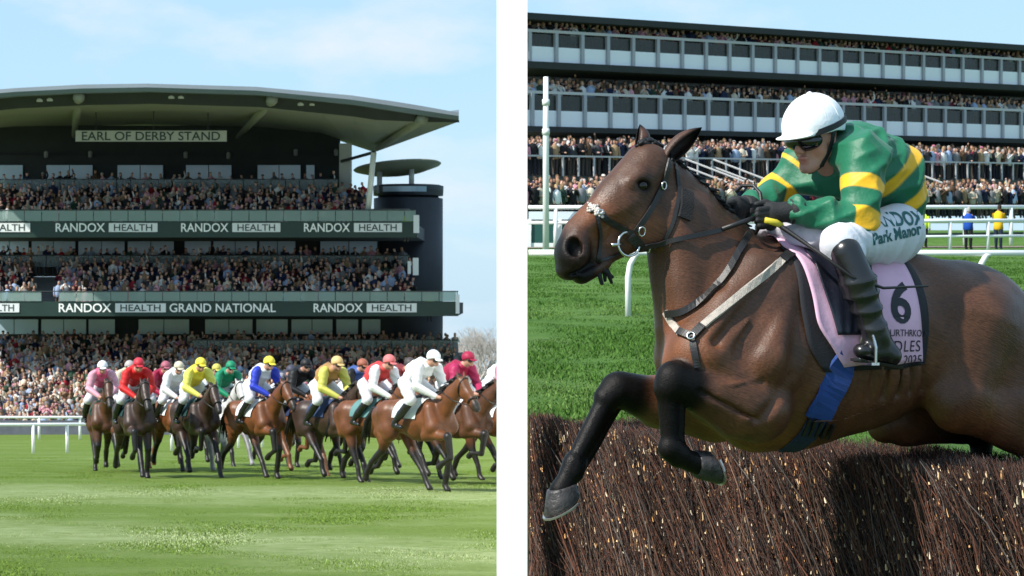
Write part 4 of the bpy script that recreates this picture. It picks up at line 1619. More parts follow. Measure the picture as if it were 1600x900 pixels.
# body under the clothes, with the head in its own finer frame
vb = jvol(0.014)
pm = PX
vb.chain([NECK, CHEST, WAIST, PELV], [26 * pm, 38 * pm, 28 * pm, 30 * pm], 0.05, 1.3)
vb.chain([SH_N, EL_N, WR_N], [26 * pm, 18 * pm, 12 * pm], 0.03)
vb.chain([SH_F, EL_F, WR_F], [24 * pm, 17 * pm, 12 * pm], 0.03)
vb.chain([HIP_N, KN_N, AN_N], [38 * pm, 22 * pm, 13 * pm], 0.03)
vb.chain([HIP_F, KN_F, AN_F], [38 * pm, 22 * pm, 13 * pm], 0.03)
vb.cap(AN_N, HEEL_N * 0.4 + TOE_N * 0.6, 0.026, 0.018, 0.02)
vb.cap(AN_F, AN_F * 0.4 + TOE_F * 0.6, 0.024, 0.016, 0.02)
BV, BQ = vb.mesh(1)
BVw = h2w(BV)

JY, JP = math.radians(44.0), math.radians(13.0)
jf0 = np.array((-math.cos(JY), -math.sin(JY), 0))
JF = jf0 * math.cos(JP) - np.array((0, 0, 1.0)) * math.sin(JP)
JS = np.array((math.sin(JY), -math.cos(JY), 0))
JU = np.cross(JF, JS)
# lean the head a little to its left
HC = np.array(h2w(hl(1272, 217, 0.02))[0])


def j2w(P):
    P = np.atleast_2d(P)
    return HC + P[:, :1] * JF + P[:, 1:2] * JS + P[:, 2:3] * JU


vh = Vol((-0.26, -0.13, -0.27), (0.16, 0.13, 0.17), 0.0042)
vh.ell((-0.012, 0, 0.03), (0.098, 0.076, 0.098), 0.02)
vh.cap((0.02, 0, -0.02), (0.048, 0, -0.085), 0.062, 0.036, 0.03)
for s_ in (1, -1):
    vh.cap((0.045, 0.042 * s_, -0.018), (0.03, 0.048 * s_, -0.045), 0.024, 0.024, 0.025)
    vh.cap((-0.005, 0.058 * s_, -0.055), (0.05, 0.028 * s_, -0.098), 0.014, 0.014, 0.025)
    vh.cap((0.082, 0.012 * s_, 0.028), (0.070, 0.045 * s_, 0.026), 0.013, 0.011, 0.012)
    vh.ell((0.088, 0.032 * s_, 0.004), (0.018, 0.018, 0.012), 0.012, sub=True)
    vh.cap((0.098, 0.012 * s_, -0.033), (0.092, 0.014 * s_, -0.036), 0.008, 0.007, 0.007)
    vh.ell((-0.012, 0.080 * s_, -0.008), (0.020, 0.010, 0.030), 0.008)
vh.cap((0.084, 0, 0.016), (0.108, 0, -0.026), 0.009, 0.013, 0.012)
vh.cap((0.084, -0.018, -0.062), (0.084, 0.018, -0.062), 0.0085, 0.0085, 0.006)
vh.cap((0.090, -0.010, -0.0605), (0.090, 0.010, -0.0605), 0.0065, 0.0065, 0.005)
vh.cap((0.081, -0.013, -0.076), (0.081, 0.013, -0.076), 0.0085, 0.0085, 0.006)
vh.cap((0.070, -0.012, -0.106), (0.070, 0.012, -0.106), 0.017, 0.017, 0.02)
vh.cap((0.098, -0.026, -0.0690), (0.098, 0.026, -0.0690), 0.0032, 0.0032, 0.003, sub=True)
vh.cap((-0.035, 0, -0.05), (-0.13, 0, -0.19), 0.056, 0.062, 0.03)
NV, NQ = vh.mesh(1)
skin = np.array((0.46, 0.235, 0.165))
sc_ = np.tile(skin, (len(NV), 1))
ncol = lambda p, r0, r1: 1 - sstep(r0, r1, np.linalg.norm(NV - np.array(p), axis=1))
for p_, r_, c_, a_ in (((0.09, 0, -0.068), 0.030, (0.42, 0.12, 0.10), 0.75), ((0.11, 0, -0.028), 0.028, (0.50, 0.19, 0.13), 0.6), ((0.05, 0.055, -0.03), 0.045, (0.50, 0.19, 0.13), 0.5),
                       ((0.05, -0.055, -0.03), 0.045, (0.50, 0.19, 0.13), 0.5), ((0.06, 0, -0.11), 0.06, (0.36, 0.19, 0.14), 0.5)):
    sc_ = mixc(sc_, np.array(c_), a_ * ncol(p_, r_ * 0.4, r_))
allV = np.concatenate([BVw, j2w(NV)])
allQ = np.concatenate([BQ, NQ + len(BV)])
allC = np.concatenate([np.tile(skin, (len(BV), 1)), sc_])
link('body', mesh_np('jockey_body', allV, allQ, m_skin, allC), jock, True)

# silks: torso and both sleeves
vs = jvol(0.0058)
vs.cap(NECK, CHEST, 30 * pm, 50 * pm, 0.05, 1.35)
vs.cap(CHEST, WAIST, 50 * pm, 40 * pm, 0.05, 1.40)
vs.cap(WAIST, hl(1404, 326, 0), 42 * pm, 36 * pm, 0.05, 1.45)
vs.cap(hl(1342, 224, 0), hl(1392, 258, 0), 34 * pm, 40 * pm, 0.06, 1.5)      # rounded back
vs.cap(hl(1330, 240, 0.10), SH_N, 36 * pm, 37 * pm, 0.04)
vs.cap(hl(1310, 246, -0.08), SH_F, 36 * pm, 31 * pm, 0.05)
vs.cap(SH_N, EL_N, 37 * pm, 29 * pm, 0.03)
vs.cap(EL_N, WR_N, 29 * pm, 20 * pm, 0.02)
vs.cap(SH_F, EL_F, 31 * pm, 25 * pm, 0.03)
vs.cap(EL_F, WR_F, 25 * pm, 17 * pm, 0.02)
vs.cap(hl(1300, 285, -0.03), hl(1262, 288, -0.10), 22 * pm, 18 * pm, 0.05)   # loose front of the shirt
SV, SQ = vs.mesh(1)
SV = bulge(SV, SQ, 0.006, 2.4, 21)
SV = fold(SV, SQ, 0.022, 9.0, (0.9, 0.15, 0.45), 24, 1.8, 0.4)
SV = fold(SV, SQ, 0.016, 14.0, (0.35, 0.2, 1.0), 25, 2.2, 0.2)
SV = fold(SV, SQ, 0.010, 25.0, (0.8, 0.3, -0.6), 26, 2.6, 0.2)
def relax(V, Q, n=2):
    e = np.concatenate([Q[:, [0, 1]], Q[:, [1, 2]], Q[:, [2, 3]], Q[:, [3, 0]]])
    w = np.maximum(np.bincount(e[:, 0], minlength=len(V)) + np.bincount(e[:, 1], minlength=len(V)), 1)
    for it in range(n):
        s1 = np.stack([np.bincount(e[:, 0], V[e[:, 1], k], len(V)) + np.bincount(e[:, 1], V[e[:, 0], k], len(V)) for k in range(3)], 1)
        V = 0.4 * V + 0.6 * s1 / w[:, None]
    return V


SV = relax(SV, SQ, 4)
green = np.array((0.006, 0.125, 0.060))
yellow = np.array((0.78, 0.42, 0.012))


def seg_t(P, a, b):
    ba = b - a
    t = (P - a) @ ba / (ba @ ba)
    d = np.linalg.norm(P - a - np.clip(t, 0, 1)[:, None] * ba, axis=1)
    return t, d


segs = [(NECK, PELV, 0.105), (SH_N, EL_N, 0.03), (EL_N, WR_N, 0.03), (SH_F, EL_F, 0.03), (EL_F, WR_F, 0.03)]
ts, ds = zip(*[seg_t(SV, a, b) for a, b, _ in segs])
ds = np.stack([d - r for d, (_, _, r) in zip(ds, segs)], 1)
own = ds.argmin(1)
tt = np.stack(ts, 1)[np.arange(len(SV)), own]
tt = tt + 0.02 * vnoise(SV * 2.0, 5)
band = np.zeros(len(SV))
soft = 0.012
for o_, lo_, hi_ in ((0, 0.42, 0.56), (0, 0.78, 0.93), (1, 0.42, 0.62), (1, 0.90, 1.2), (2, -0.2, 0.07), (3, 0.12, 0.24), (3, 0.72, 1.1), (4, -0.1, 0.14)):
    m_ = sstep(lo_ - soft, lo_ + soft, tt) * (1 - sstep(hi_ - soft, hi_ + soft, tt)) * (own == o_)
    band = np.maximum(band, m_)
link('silks', mesh_np('jockey_silks', h2w(SV), SQ, m_silk, mixc(np.tile(green, (len(SV), 1)), yellow, band)), jock, True)

# breeches
vp = jvol(0.0085)
vp.cap(hl(1402, 330, 0), hl(1404, 350, 0), 34 * pm, 38 * pm, 0.04, 1.30)
vp.cap(HIP_N, KN_N, 45 * pm, 28 * pm, 0.04)
vp.cap(HIP_F, KN_F, 44 * pm, 28 * pm, 0.04)
vp.cap(hl(1398, 384, 0.13), hl(1350, 384, 0.24), 30 * pm, 24 * pm, 0.04)
vp.cap(KN_N, hl(1330, 398, 0.335), 28 * pm, 22 * pm, 0.03)
vp.cap(KN_F, hl(1290, 405, -0.345), 28 * pm, 22 * pm, 0.03)
PV, PQ = vp.mesh(1)
PV = fold(PV, PQ, 0.012, 12.0, (1.0, 0.2, 0.35), 31, 1.6, 0.2)
PV = fold(PV, PQ, 0.006, 22.0, (0.9, 0.1, -0.5), 32, 2.0)
PVw = h2w(PV)
breech = link('breeches', mesh_np('jockey_breeches', PVw, PQ, m_breech), jock, True)
breech_bvh = BVHTree.FromPolygons([tuple(p) for p in PVw], [tuple(int(i) for i in q) for q in PQ])
m_gprint = mat('green_print', (0.01, 0.10, 0.10), 0.6)
decal(breech_bvh, 'RANDOX', 0.075, 1385, 343, 0.2, breech, m_gprint, 'lettering', tilt=0.05, bold=0.002)
decal(breech_bvh, 'Park Manor', 0.062, 1382, 366, 0.2, breech, m_gprint, 'lettering', tilt=0.16, bold=0.002)

# boots with soles
for nm, kn, mid, an, heel, toe, v_ in (('near', hl(1322, 394, 0.345), hl(1342, 445, 0.365), AN_N, HEEL_N, TOE_N, 1), ('off', hl(1288, 398, -0.35), hl(1298, 450, -0.365), AN_F, hl(1345, 560, -0.385), TOE_F, -1)):
    v2 = jvol(0.008, (-0.5, -0.55, -0.20), (0.2, 0.55, 0.6))
    v2.cap(kn, mid, 24 * pm, 27 * pm, 0.02)
    v2.cap(mid, an, 27 * pm, 18 * pm, 0.02)
    v2.cap(an, heel, 19 * pm, 15 * pm, 0.02)
    v2.cap(heel, toe, 14 * pm, 12 * pm, 0.02, 1.15)
    v2.cap(an, (toe + heel) / 2, 19 * pm, 15 * pm, 0.02)
    V2, Q2 = v2.mesh(1)
    V2 = fold(V2, Q2, 0.008, 16.0, (0.25, 0, 1.0), 41, 1.5, 0.2)
    bt = link('boot', mesh_np('jockey_boot', h2w(V2), Q2, m_boot), jock, True)
    mb = MB()
    dv = np.array((0, 0, -0.034))
    ribbon(mb, [Vector(h2w(heel + dv + (toe - heel) * t)[0]) for t in (-0.30, 0.0, 0.4, 0.8, 1.15, 1.3)], [Vector((0, 0, -1))] * 6, [0.05, 0.062, 0.058, 0.07, 0.06, 0.03], 0.010)
    mb.build('sole', m_leather, bt, False, True)
# stirrup irons and leathers belong to the horse's saddle
for s_, toe, heel in ((1, TOE_N, HEEL_N), (-1, TOE_F, hl(1345, 560, -0.385))):
    c_ = toe * 0.78 + heel * 0.22 + np.array((0, 0.0, -0.045))
    mb = MB()
    pts = [c_ + np.array((0, y_, z_)) for y_, z_ in ((-0.05, 0), (-0.052, 0.06), (-0.03, 0.12), (0, 0.14), (0.03, 0.12), (0.052, 0.06), (0.05, 0))]
    mb.tube([Vector(h2w(p)[0]) for p in pts], 0.006, 8)
    mb.bar(Vector(h2w(pts[0])[0]), Vector(h2w(pts[-1])[0]), 0.035, 0.010)
    mb.build('stirrup_iron', m_metal, saddle, False, True)
    mb = MB()
    a_ = Vector(h2w(c_ + np.array((0, 0, 0.14)))[0])
    b_ = Vector(h2w(hl(1318, 440, 0.352) * (1, s_, 1))[0])
    ribbon(mb, [a_, b_], [Vector(HL) * s_] * 2, 0.02, 0.006)
    mb.build('stirrup_leather', m_leather, saddle, False, True)

# gloves: palm, four curled fingers, thumb
for nm, wr, pal, vv, xs in (('near', WR_N, hl(1206, 333, 0.13), 0.135, 0), ('off', WR_F, hl(1150, 322, -0.06), -0.06, -52)):
    v2 = Vol(pal - 0.16, pal + 0.16, 0.0045)
    v2.cap(wr + (wr - pal) * 0.15, pal, 17 * pm, 15 * pm, 0.015)
    v2.cap(pal, hl(1204 + xs, 350, vv), 15 * pm, 11 * pm, 0.015, 0.8)
    sg = 1 if vv > 0 else -1
    for k in range(4):
        y_ = 325 + k * 8.4 + (0 if k else 1)
        ln = (1.0, 1.12, 1.05, 0.85)[k]
        a_ = hl(1198 + xs, y_, vv + 0.012 * sg)
        b_ = hl(1198 + xs - 13 * ln, y_ + 2, vv + 0.012 * sg)
        c_ = hl(1198 + xs - 15 * ln, y_ + 5, vv - 0.026 * sg)
        d_ = hl(1198 + xs - 3, y_ + 5, vv - 0.036 * sg)
        v2.chain([a_, b_, c_, d_], [4.6 * pm, 4.4 * pm, 4.0 * pm, 3.6 * pm], 0.003)
    v2.chain([hl(1210 + xs, 322, vv - 0.01 * sg), hl(1196 + xs, 316, vv - 0.025 * sg), hl(1182 + xs, 319, vv - 0.028 * sg)], [6 * pm, 5.2 * pm, 4.2 * pm], 0.004)
    V2, Q2 = v2.mesh(1)
    g_ = link('glove', mesh_np('jockey_glove', h2w(V2), Q2, m_glove), jock, True)
    mb = MB()
    ax = Vector(h2w(wr)[0]) - Vector(h2w(pal)[0])
    cpt = Vector(h2w(wr)[0]) + ax * 0.10
    axn = ax.normalized()
    mb.tube([cpt - axn * 0.028, cpt - axn * 0.024, cpt + axn * 0.024, cpt + axn * 0.028], [0.045, 0.050, 0.052, 0.048], 16)
    mb.build('wrist_band', m_glove, g_, True, True)
# rein held in front of the hands
mb = MB()
a_ = Vector(h2w(hl(1184, 341, 0.10))[0])
mb.tube([Vector(h2w(hl(x_, y_, v_))[0]) for x_, y_, v_ in ((1150, 300, -0.03), (1160, 290, 0.0), (1178, 290, 0.04), (1188, 302, 0.08), (1190, 325, 0.10), (1188, 352, 0.09), (1180, 366, 0.07))], 0.007, 6)
mb.tube([near_rein_end, Vector(h2w(hl(1186, 338, 0.135))[0])], 0.010, 6)
mb.build('rein_loop', m_leather, hero, True, True)

# helmet with silk cap, peak, goggles and straps
vc = Vol((-0.19, -0.15, -0.10), (0.22, 0.15, 0.22), 0.0042)
vc.ell((-0.014, 0, 0.052), (0.138, 0.110, 0.125), 0.0)
vc.ell((0.02, 0, 0.05), (0.112, 0.10, 0.105), 0.02)
ax_ = [(vc.lo[k] + vc.h * np.arange(vc.n[k])).astype(np.float32) for k in range(3)]
cut = (0.020 - 0.30 * np.minimum(ax_[0] + 0.02, 0.06))[:, None, None]*0 + (0.030 + 0.22 * (ax_[0] - 0.0))[:, None, None] * 0 + 0.026 - ax_[2][None, None, :] + 0.18 * np.minimum(ax_[0] + 0.02, 0)[:, None, None]
vc.D = np.maximum(vc.D, cut.astype(np.float32))
# inner hollow
vc.ell((-0.014, 0, 0.030), (0.112, 0.090, 0.105), 0.0, sub=True)
vc.ell((0.112, 0, 0.030), (0.070, 0.080, 0.0085), 0.01)
CV, CQ = vc.mesh(1)
hel = link('cap', mesh_np('jockey_cap', j2w(CV), CQ, m_white), jock, True)
mb = MB()   # seams of the silk and the button
for k in range(6):
    a = math.pi * k / 6 + 0.2
    pts = []
    for t in np.linspace(0.14, math.pi - 0.14, 22):
        z = math.sin(t); r_ = math.cos(t)
        p = np.array((-0.012 + 0.1385 * r_ * math.cos(a), 0.1105 * r_ * math.sin(a), 0.052 + 0.1255 * z))
        if p[2] > 0.045: pts.append(Vector(j2w(p)[0]))
    mb.tube(pts, 0.0022, 5)
mb.lathe([(0.002, -0.008), (0.012, -0.004), (0.012, 0.003), (0.002, 0.008)], 12, j2w((-0.014, 0, 0.178))[0])
mb.build('cap_seam', m_white, hel, True, True)
m_lens = mat('goggle_lens', (0.004, 0.004, 0.005), 0.08, spec=0.7)
m_strap = mat('goggle_strap', (0.008, 0.008, 0.009), 0.6)
vg = Vol((0.0, -0.12, -0.06), (0.16, 0.12, 0.08), 0.004)
vg.ell((0.066, 0, 0.004), (0.049, 0.088, 0.042), 0.0)
vg.ell((0.118, 0, -0.034), (0.030, 0.018, 0.026), 0.012, sub=True)
GV, GQ = vg.mesh(1)
gog = link('goggles', mesh_np('jockey_goggles', j2w(GV), GQ, m_lens), jock, True)
mb = MB()
pts, nn = [], []
for a in np.linspace(0.55, 2 * math.pi - 0.55, 40):
    p = np.array((-0.014 + 0.1415 * math.cos(a), 0.1135 * math.sin(a), 0.030 + 0.02 * (1 - math.cos(a)) * 0.9))
    n = np.array((math.cos(a) / 0.14, math.sin(a) / 0.11, 0.1))
    pts.append(Vector(j2w(p)[0])); nn.append(Vector(JF * n[0] + JS * n[1] + JU * n[2]).normalized())
ribbon(mb, pts, nn, 0.024, 0.003)
mb.build('goggle_strap', m_strap, gog, False, True)
for s_ in (1, -1):
    mb = MB()
    pts = [Vector(j2w(p)[0]) for p in ((-0.01, 0.095 * s_, 0.03), (0.0, 0.088 * s_, -0.01), (0.012, 0.074 * s_, -0.05), (0.035, 0.048 * s_, -0.10), (0.05, 0.0, -0.127))]
    ribbon(mb, pts, [Vector(JS * s_)] * 4 + [-Vector(JU)], 0.020, 0.004)
    mb.build('chin_strap', m_strap, hel, False, True)
# whip, held in the near hand and lying back along the thigh
mb = MB()
wp = [hl(1192, 342, 0.13), hl(1215, 350, 0.155), hl(1280, 395, 0.335), hl(1330, 432, 0.41), hl(1380, 450, 0.43), hl(1450, 447, 0.42)]
mb.tube([Vector(h2w(p)[0]) for p in wp], [0.010, 0.010, 0.007, 0.006, 0.006, 0.004], 8)
whip = mb.build('riding_whip', m_leather, None, True)
tag(whip, 'thin black riding whip held back by the green and yellow jockey', 'whip')
mb = MB()
mb.tube([Vector(h2w(hl(x_, y_, v_))[0]) for x_, y_, v_ in ((1196, 344, 0.165), (1212, 348, 0.165), (1222, 353, 0.17))], [0.012, 0.014, 0.011], 10)
mb.build('grip', mat('whip_grip', (0.55, 0.45, 0.03), 0.6), whip, True)

# pale fleece pad under the front of the saddle
vq = Vol(hl(1250, 370, 0) - 0.4, hl(1250, 370, 0) + 0.4, 0.009)
for s_ in (1, -1):
    vq.cap(hl(1206, 356, 0.03) * (1, s_, 1), hl(1262, 366, 0.13) * (1, s_, 1), 11 * pm, 20 * pm, 0.03)
    vq.cap(hl(1262, 366, 0.13) * (1, s_, 1), hl(1310, 386, 0.22) * (1, s_, 1), 20 * pm, 17 * pm, 0.03)
V2, Q2 = vq.mesh(1)
V2 = wrinkle(V2, Q2, 0.014, 4.0, 51, (1.6, 1, 1))
link('fleece_pad', mesh_np('fleece_pad', h2w(V2), Q2, mat('pale_pad', (0.50, 0.48, 0.54), 0.8, bump=0.4, bscale=60)), hero, True)
# ------------------------------------------------------------------ spectators
SKIN = [(0.50, 0.28, 0.20), (0.56, 0.32, 0.24), (0.44, 0.23, 0.16), (0.60, 0.36, 0.28)]
HAIR = [(0.03, 0.02, 0.015), (0.08, 0.045, 0.025), (0.16, 0.10, 0.05), (0.30, 0.21, 0.10), (0.35, 0.33, 0.31), (0.012, 0.011, 0.011)]
COATS = [('black', (0.012, 0.012, 0.014)), ('navy', (0.014, 0.020, 0.055)), ('charcoal', (0.045, 0.046, 0.052)), ('grey', (0.17, 0.17, 0.18)), ('brown', (0.085, 0.050, 0.030)), ('camel', (0.32, 0.21, 0.12)),
         ('maroon', (0.13, 0.015, 0.030)), ('white', (0.66, 0.65, 0.64)), ('pale blue', (0.30, 0.38, 0.54)), ('pink', (0.56, 0.27, 0.33)), ('cream', (0.52, 0.46, 0.37)), ('dark green', (0.025, 0.055, 0.035)), ('red', (0.32, 0.02, 0.03))]
CW = np.array([20, 15, 12, 8, 6, 5, 4, 6, 4, 5, 4, 4, 2.0])
CW_ = CW / CW.sum()


class PB:
    """quads with vertex colours"""
    def __init__(s): s.v, s.f, s.c = [], [], []

    def tube(s, pts, rs, n, col, sx=1.0):
        o = len(s.v)
        for (x, y, z), r in zip(pts, rs):
            for k in range(n):
                a = 2 * math.pi * (k + 0.5) / n
                s.v.append((x + math.cos(a) * r * sx, y + math.sin(a) * r, z)); s.c.append(col)
        for i in range(len(pts) - 1):
            for k in range(n):
                k2 = (k + 1) % n
                s.f.append((o + i * n + k, o + i * n + k2, o + (i + 1) * n + k2, o + (i + 1) * n + k))

    def limb(s, pts, rs, n, col):
        o = len(s.v)
        ref = None
        for i, p in enumerate(pts):
            t = (Vector(pts[min(i + 1, len(pts) - 1)]) - Vector(pts[max(i - 1, 0)])).normalized()
            x = t.orthogonal().normalized() if ref is None else (ref - t * ref.dot(t)).normalized()
            ref = x
            y = t.cross(x)
            for k in range(n):
                a = 2 * math.pi * k / n
                q = Vector(p) + (x * math.cos(a) + y * math.sin(a)) * rs[i]
                s.v.append(tuple(q)); s.c.append(col)
        for i in range(len(pts) - 1):
            for k in range(n):
                k2 = (k + 1) % n
                s.f.append((o + i * n + k, o + i * n + k2, o + (i + 1) * n + k2, o + (i + 1) * n + k))


def person_shape(coat, rnd, full=True, shirt=False, legs=None):
    b = PB()
    skin = SKIN[rnd.randint(len(SKIN))]
    hair = HAIR[rnd.randint(len(HAIR))]
    legc = legs or ((0.02, 0.022, 0.03) if rnd.rand() < 0.6 else (0.07, 0.06, 0.05))
    h = rnd.uniform(-0.06, 0.08)
    yaw = rnd.uniform(-0.07, 0.07)
    if full:
        for sx in (-1, 1):
            b.limb([(0.10 * sx, 0, 0.0), (0.10 * sx, -0.06, 0.03), (0.10 * sx, 0, 0.10), (0.10 * sx, 0.0, 0.48), (0.11 * sx, 0, 0.88)], [0.04, 0.06, 0.055, 0.075, 0.10], 6, legc)
    n = 8
    b.tube([(0, 0, 0.78), (0, 0, 0.82), (0, 0, 1.0), (0, -0.01, 1.22 + h * 0.5), (0, 0, 1.38 + h), (0, 0, 1.45 + h), (0, 0, 1.49 + h)], [0.10, 0.145, 0.135, 0.145, 0.13, 0.085, 0.05], n, coat, 1.45)
    if shirt:
        b.limb([(0.0, -0.125, 1.20), (0, -0.118, 1.34 + h), (0, -0.075, 1.46 + h)], [0.02, 0.05, 0.03], 5, (0.62, 0.62, 0.62))
    b.tube([(0, 0.005, 1.46 + h), (0, 0, 1.54 + h)], [0.052, 0.05], 6, skin)
    hz = 1.53 + h
    b.tube([(yaw * .3, -0.02, hz - 0.02), (yaw * .6, -0.018, hz + 0.02), (yaw, -0.012, hz + 0.09), (yaw, -0.005, hz + 0.15)], [0.045, 0.068, 0.082, 0.080], 8, skin, 0.92)
    hat = rnd.rand()
    if hat < 0.13:      # flat cap or brimmed hat
        hc = [(0.04, 0.04, 0.045), (0.10, 0.08, 0.06), (0.45, 0.40, 0.36), (0.35, 0.12, 0.18)][rnd.randint(4)]
        b.tube([(yaw, -0.02, hz + 0.125), (yaw, -0.02, hz + 0.14), (yaw, 0, hz + 0.15), (yaw, 0, hz + 0.22), (yaw, 0, hz + 0.235)], [0.08, 0.135, 0.095, 0.075, 0.01], 8, hc)
    else:
        long_ = rnd.rand() < 0.35
        b.tube([(yaw, 0.03, hz + (-0.10 if long_ else 0.04)), (yaw, 0.022, hz + 0.10), (yaw, 0.012, hz + 0.16), (yaw, 0.01, hz + 0.205), (yaw, 0.01, hz + 0.222)], [0.075, 0.083, 0.086, 0.058, 0.006], 8, hair, 0.98)
    pose = rnd.rand()
    for sx in (-1, 1):
        sh = (0.21 * sx, 0, 1.38 + h)
        if pose < 0.05 and sx == 1:      # raising a hand
            el, ha = (0.30 * sx, -0.12, 1.55 + h), (0.22 * sx, -0.20, 1.80 + h)
        elif pose < 0.34:                # hands up at the chest, phone or glasses
            el, ha = (0.27 * sx, -0.10, 1.16 + h), (0.07 * sx, -0.26, 1.38 + h)
        elif pose < 0.6:                 # arms folded on a rail
            el, ha = (0.27 * sx, -0.08, 1.12 + h), (0.05 * sx, -0.27, 1.10 + h)
        else:
            el, ha = (0.26 * sx, 0.02, 1.12 + h), (0.25 * sx, -0.06, 0.88 + h)
        b.limb([sh, el, ha], [0.062, 0.052, 0.040], 6, coat)
        hv = Vector(ha) - Vector(el)
        hv.normalize()
        b.limb([ha, Vector(ha) + hv * 0.06, Vector(ha) + hv * 0.11], [0.036, 0.045, 0.012], 5, skin)
    return np.array(b.v), np.array(b.f), np.array(b.c)


m_person = mat('spectator', attr='Col', rough=0.8, spec=0.2)
prn = np.random.RandomState(5)
VAR = []          # (coat name, V, F, C, mesh)
for i in range(46):
    ci = i % len(COATS) if i < 26 else prn.choice(len(COATS), p=CW_)
    VAR.append((COATS[ci][0],) + person_shape(COATS[ci][1], prn, True, prn.rand() < 0.3 and ci < 3))
VMESH = {}


def vmesh(i):
    if i not in VMESH:
        VMESH[i] = mesh_np('spectator', VAR[i][1], VAR[i][2], m_person, VAR[i][3])
    return VMESH[i]


vw = np.array([CW[[c[0] for c in COATS].index(v[0])] / sum(1 for w in VAR if w[0] == v[0]) for v in VAR]); vw /= vw.sum()


vw2 = np.array([{'black': 6, 'navy': 6, 'charcoal': 6, 'grey': 9, 'brown': 6, 'camel': 9, 'maroon': 3, 'white': 12, 'pale blue': 6, 'pink': 6, 'cream': 14, 'dark green': 3, 'red': 2}[v[0]] / sum(1 for w in VAR if w[0] == v[0]) for v in VAR]); vw2 /= vw2.sum()


def crowd_stuff(name, places, label, wts=None):
    """many spectators as one mass; places: (x, y, zbase, rot)"""
    Vs, Fs, Cs, o = [], [], [], 0
    for (x, y, z, a) in places:
        i = prn.choice(len(VAR), p=vw if wts is None else wts)
        v, f, c = VAR[i][1:4]
        keep = v
        ca, sa = math.cos(a), math.sin(a)
        sc = prn.uniform(0.95, 1.05)
        P = np.stack([x + (keep[:, 0] * ca - keep[:, 1] * sa) * sc, y + (keep[:, 0] * sa + keep[:, 1] * ca) * sc, z + keep[:, 2] * sc], 1)
        Vs.append(P); Fs.append(f + o); o += len(P)
        t_ = prn.uniform(0.7, 1.45)
        Cs.append(np.clip(c * t_, 0, 0.8))
    ob = link(name, mesh_np(name, np.concatenate(Vs), np.concatenate(Fs), m_person, np.concatenate(Cs)))
    tag(ob, label, 'crowd', kind='stuff')
    return ob


COUNT = {}


def nth(n):
    return str(n) + ('th' if 10 < n % 100 < 14 else {1: 'st', 2: 'nd', 3: 'rd'}.get(n % 10, 'th'))


def single(x, y, z, a, where, group, i=None):
    i = prn.choice(len(VAR), p=0.6 * vw + 0.4 * vw2) if i is None else i
    ob = link('person', vmesh(i))
    ob.location = (x, y, z)
    s_ = prn.uniform(0.95, 1.05)
    ob.scale = (s_, s_, s_)
    ob.rotation_euler = (0, 0, a)
    COUNT[group] = COUNT.get(group, 0) + 1
    tag(ob, '%s spectator from the left, in %s, %s' % (nth(COUNT[group]), VAR[i][0], where), 'person', group)
    return ob


def rowx(px0, px1, Y, sp, skip=()):
    x = px0
    while x < px1:
        if not any(a <= x <= b for a, b in skip):
            yield x + prn.uniform(-0.25, 0.25) * sp
        x += sp * prn.uniform(0.8, 1.2)


H_TOP = 1.74
# left stand
pl = []
for py, Y in ROWS_U:
    for x in rowx(-10, 575, Y, 11.5): pl.append((XL(x, Y), Y + prn.uniform(-.15, .15), ZP(py + prn.uniform(-2, 2), Y) - H_TOP, prn.uniform(-.3, .6)))
for x in rowx(-10, 528, 159.6, 15): pl.append((XL(x, 159.6), 159.6, ZP(270 + prn.uniform(-2, 2), 159.6) - H_TOP, prn.uniform(-.3, .6)))
crowd_stuff('crowd', pl, 'dark seated crowd on the upper tier just below the roof')
pl = []
for py, Y in ROWS_L:
    for x in rowx(-10, 648, Y, 11.5, ((58, 88),)): pl.append((XL(x, Y), Y + prn.uniform(-.15, .15), ZP(py + prn.uniform(-2, 2), Y) - H_TOP, prn.uniform(-.3, .6)))
for x in rowx(-10, 640, 160.0, 12): pl.append((XL(x, 160.0), 160.0, ZP(387 + prn.uniform(-2, 2), 160.0) - H_TOP, prn.uniform(-.3, .6)))
crowd_stuff('crowd', pl, 'seated crowd on the first tier above the GRAND NATIONAL lettering')
pl = []
for i, (py, Y) in enumerate(ROWS_G[1:]):
    for x in rowx(-10, 712, Y, 11.2): pl.append((XL(x, Y), Y + prn.uniform(-.25, .25), ZP(py + prn.uniform(-2.5, 2.5), Y) - H_TOP, prn.uniform(-.4, .7)))
crowd_stuff('crowd', pl, 'packed standing crowd on the lower terrace behind the racing horses', vw2)
n_single = 0
py, Y = ROWS_G[0]
for x in rowx(-4, 132, Y, 11.2):
    single(XL(x, Y), Y, ZP(py, Y) - H_TOP, prn.uniform(-.3, .6), 'behind the white rail at far left', 'front row of the left crowd'); n_single += 1
# stewards in bright jackets on the two balconies
for x, py, Y, lb in ((635, 331, 151.3, 'steward in bright yellow jacket at the end of the upper balcony'), (671, 456, 150.6, 'steward in bright yellow jacket at the end of the lower balcony')):
    v, f, c = person_shape((0.62, 0.74, 0.06), prn, True)
    ob = link('person', mesh_np('steward', v, f, m_person, c))
    ob.location = (XL(x, Y), Y, ZP(py, Y) - H_TOP)
    tag(ob, lb, 'person')

# right stand
def place_r(s_, back, py):
    p = rp(s_, back, py)
    return p.x, p.y, p.z


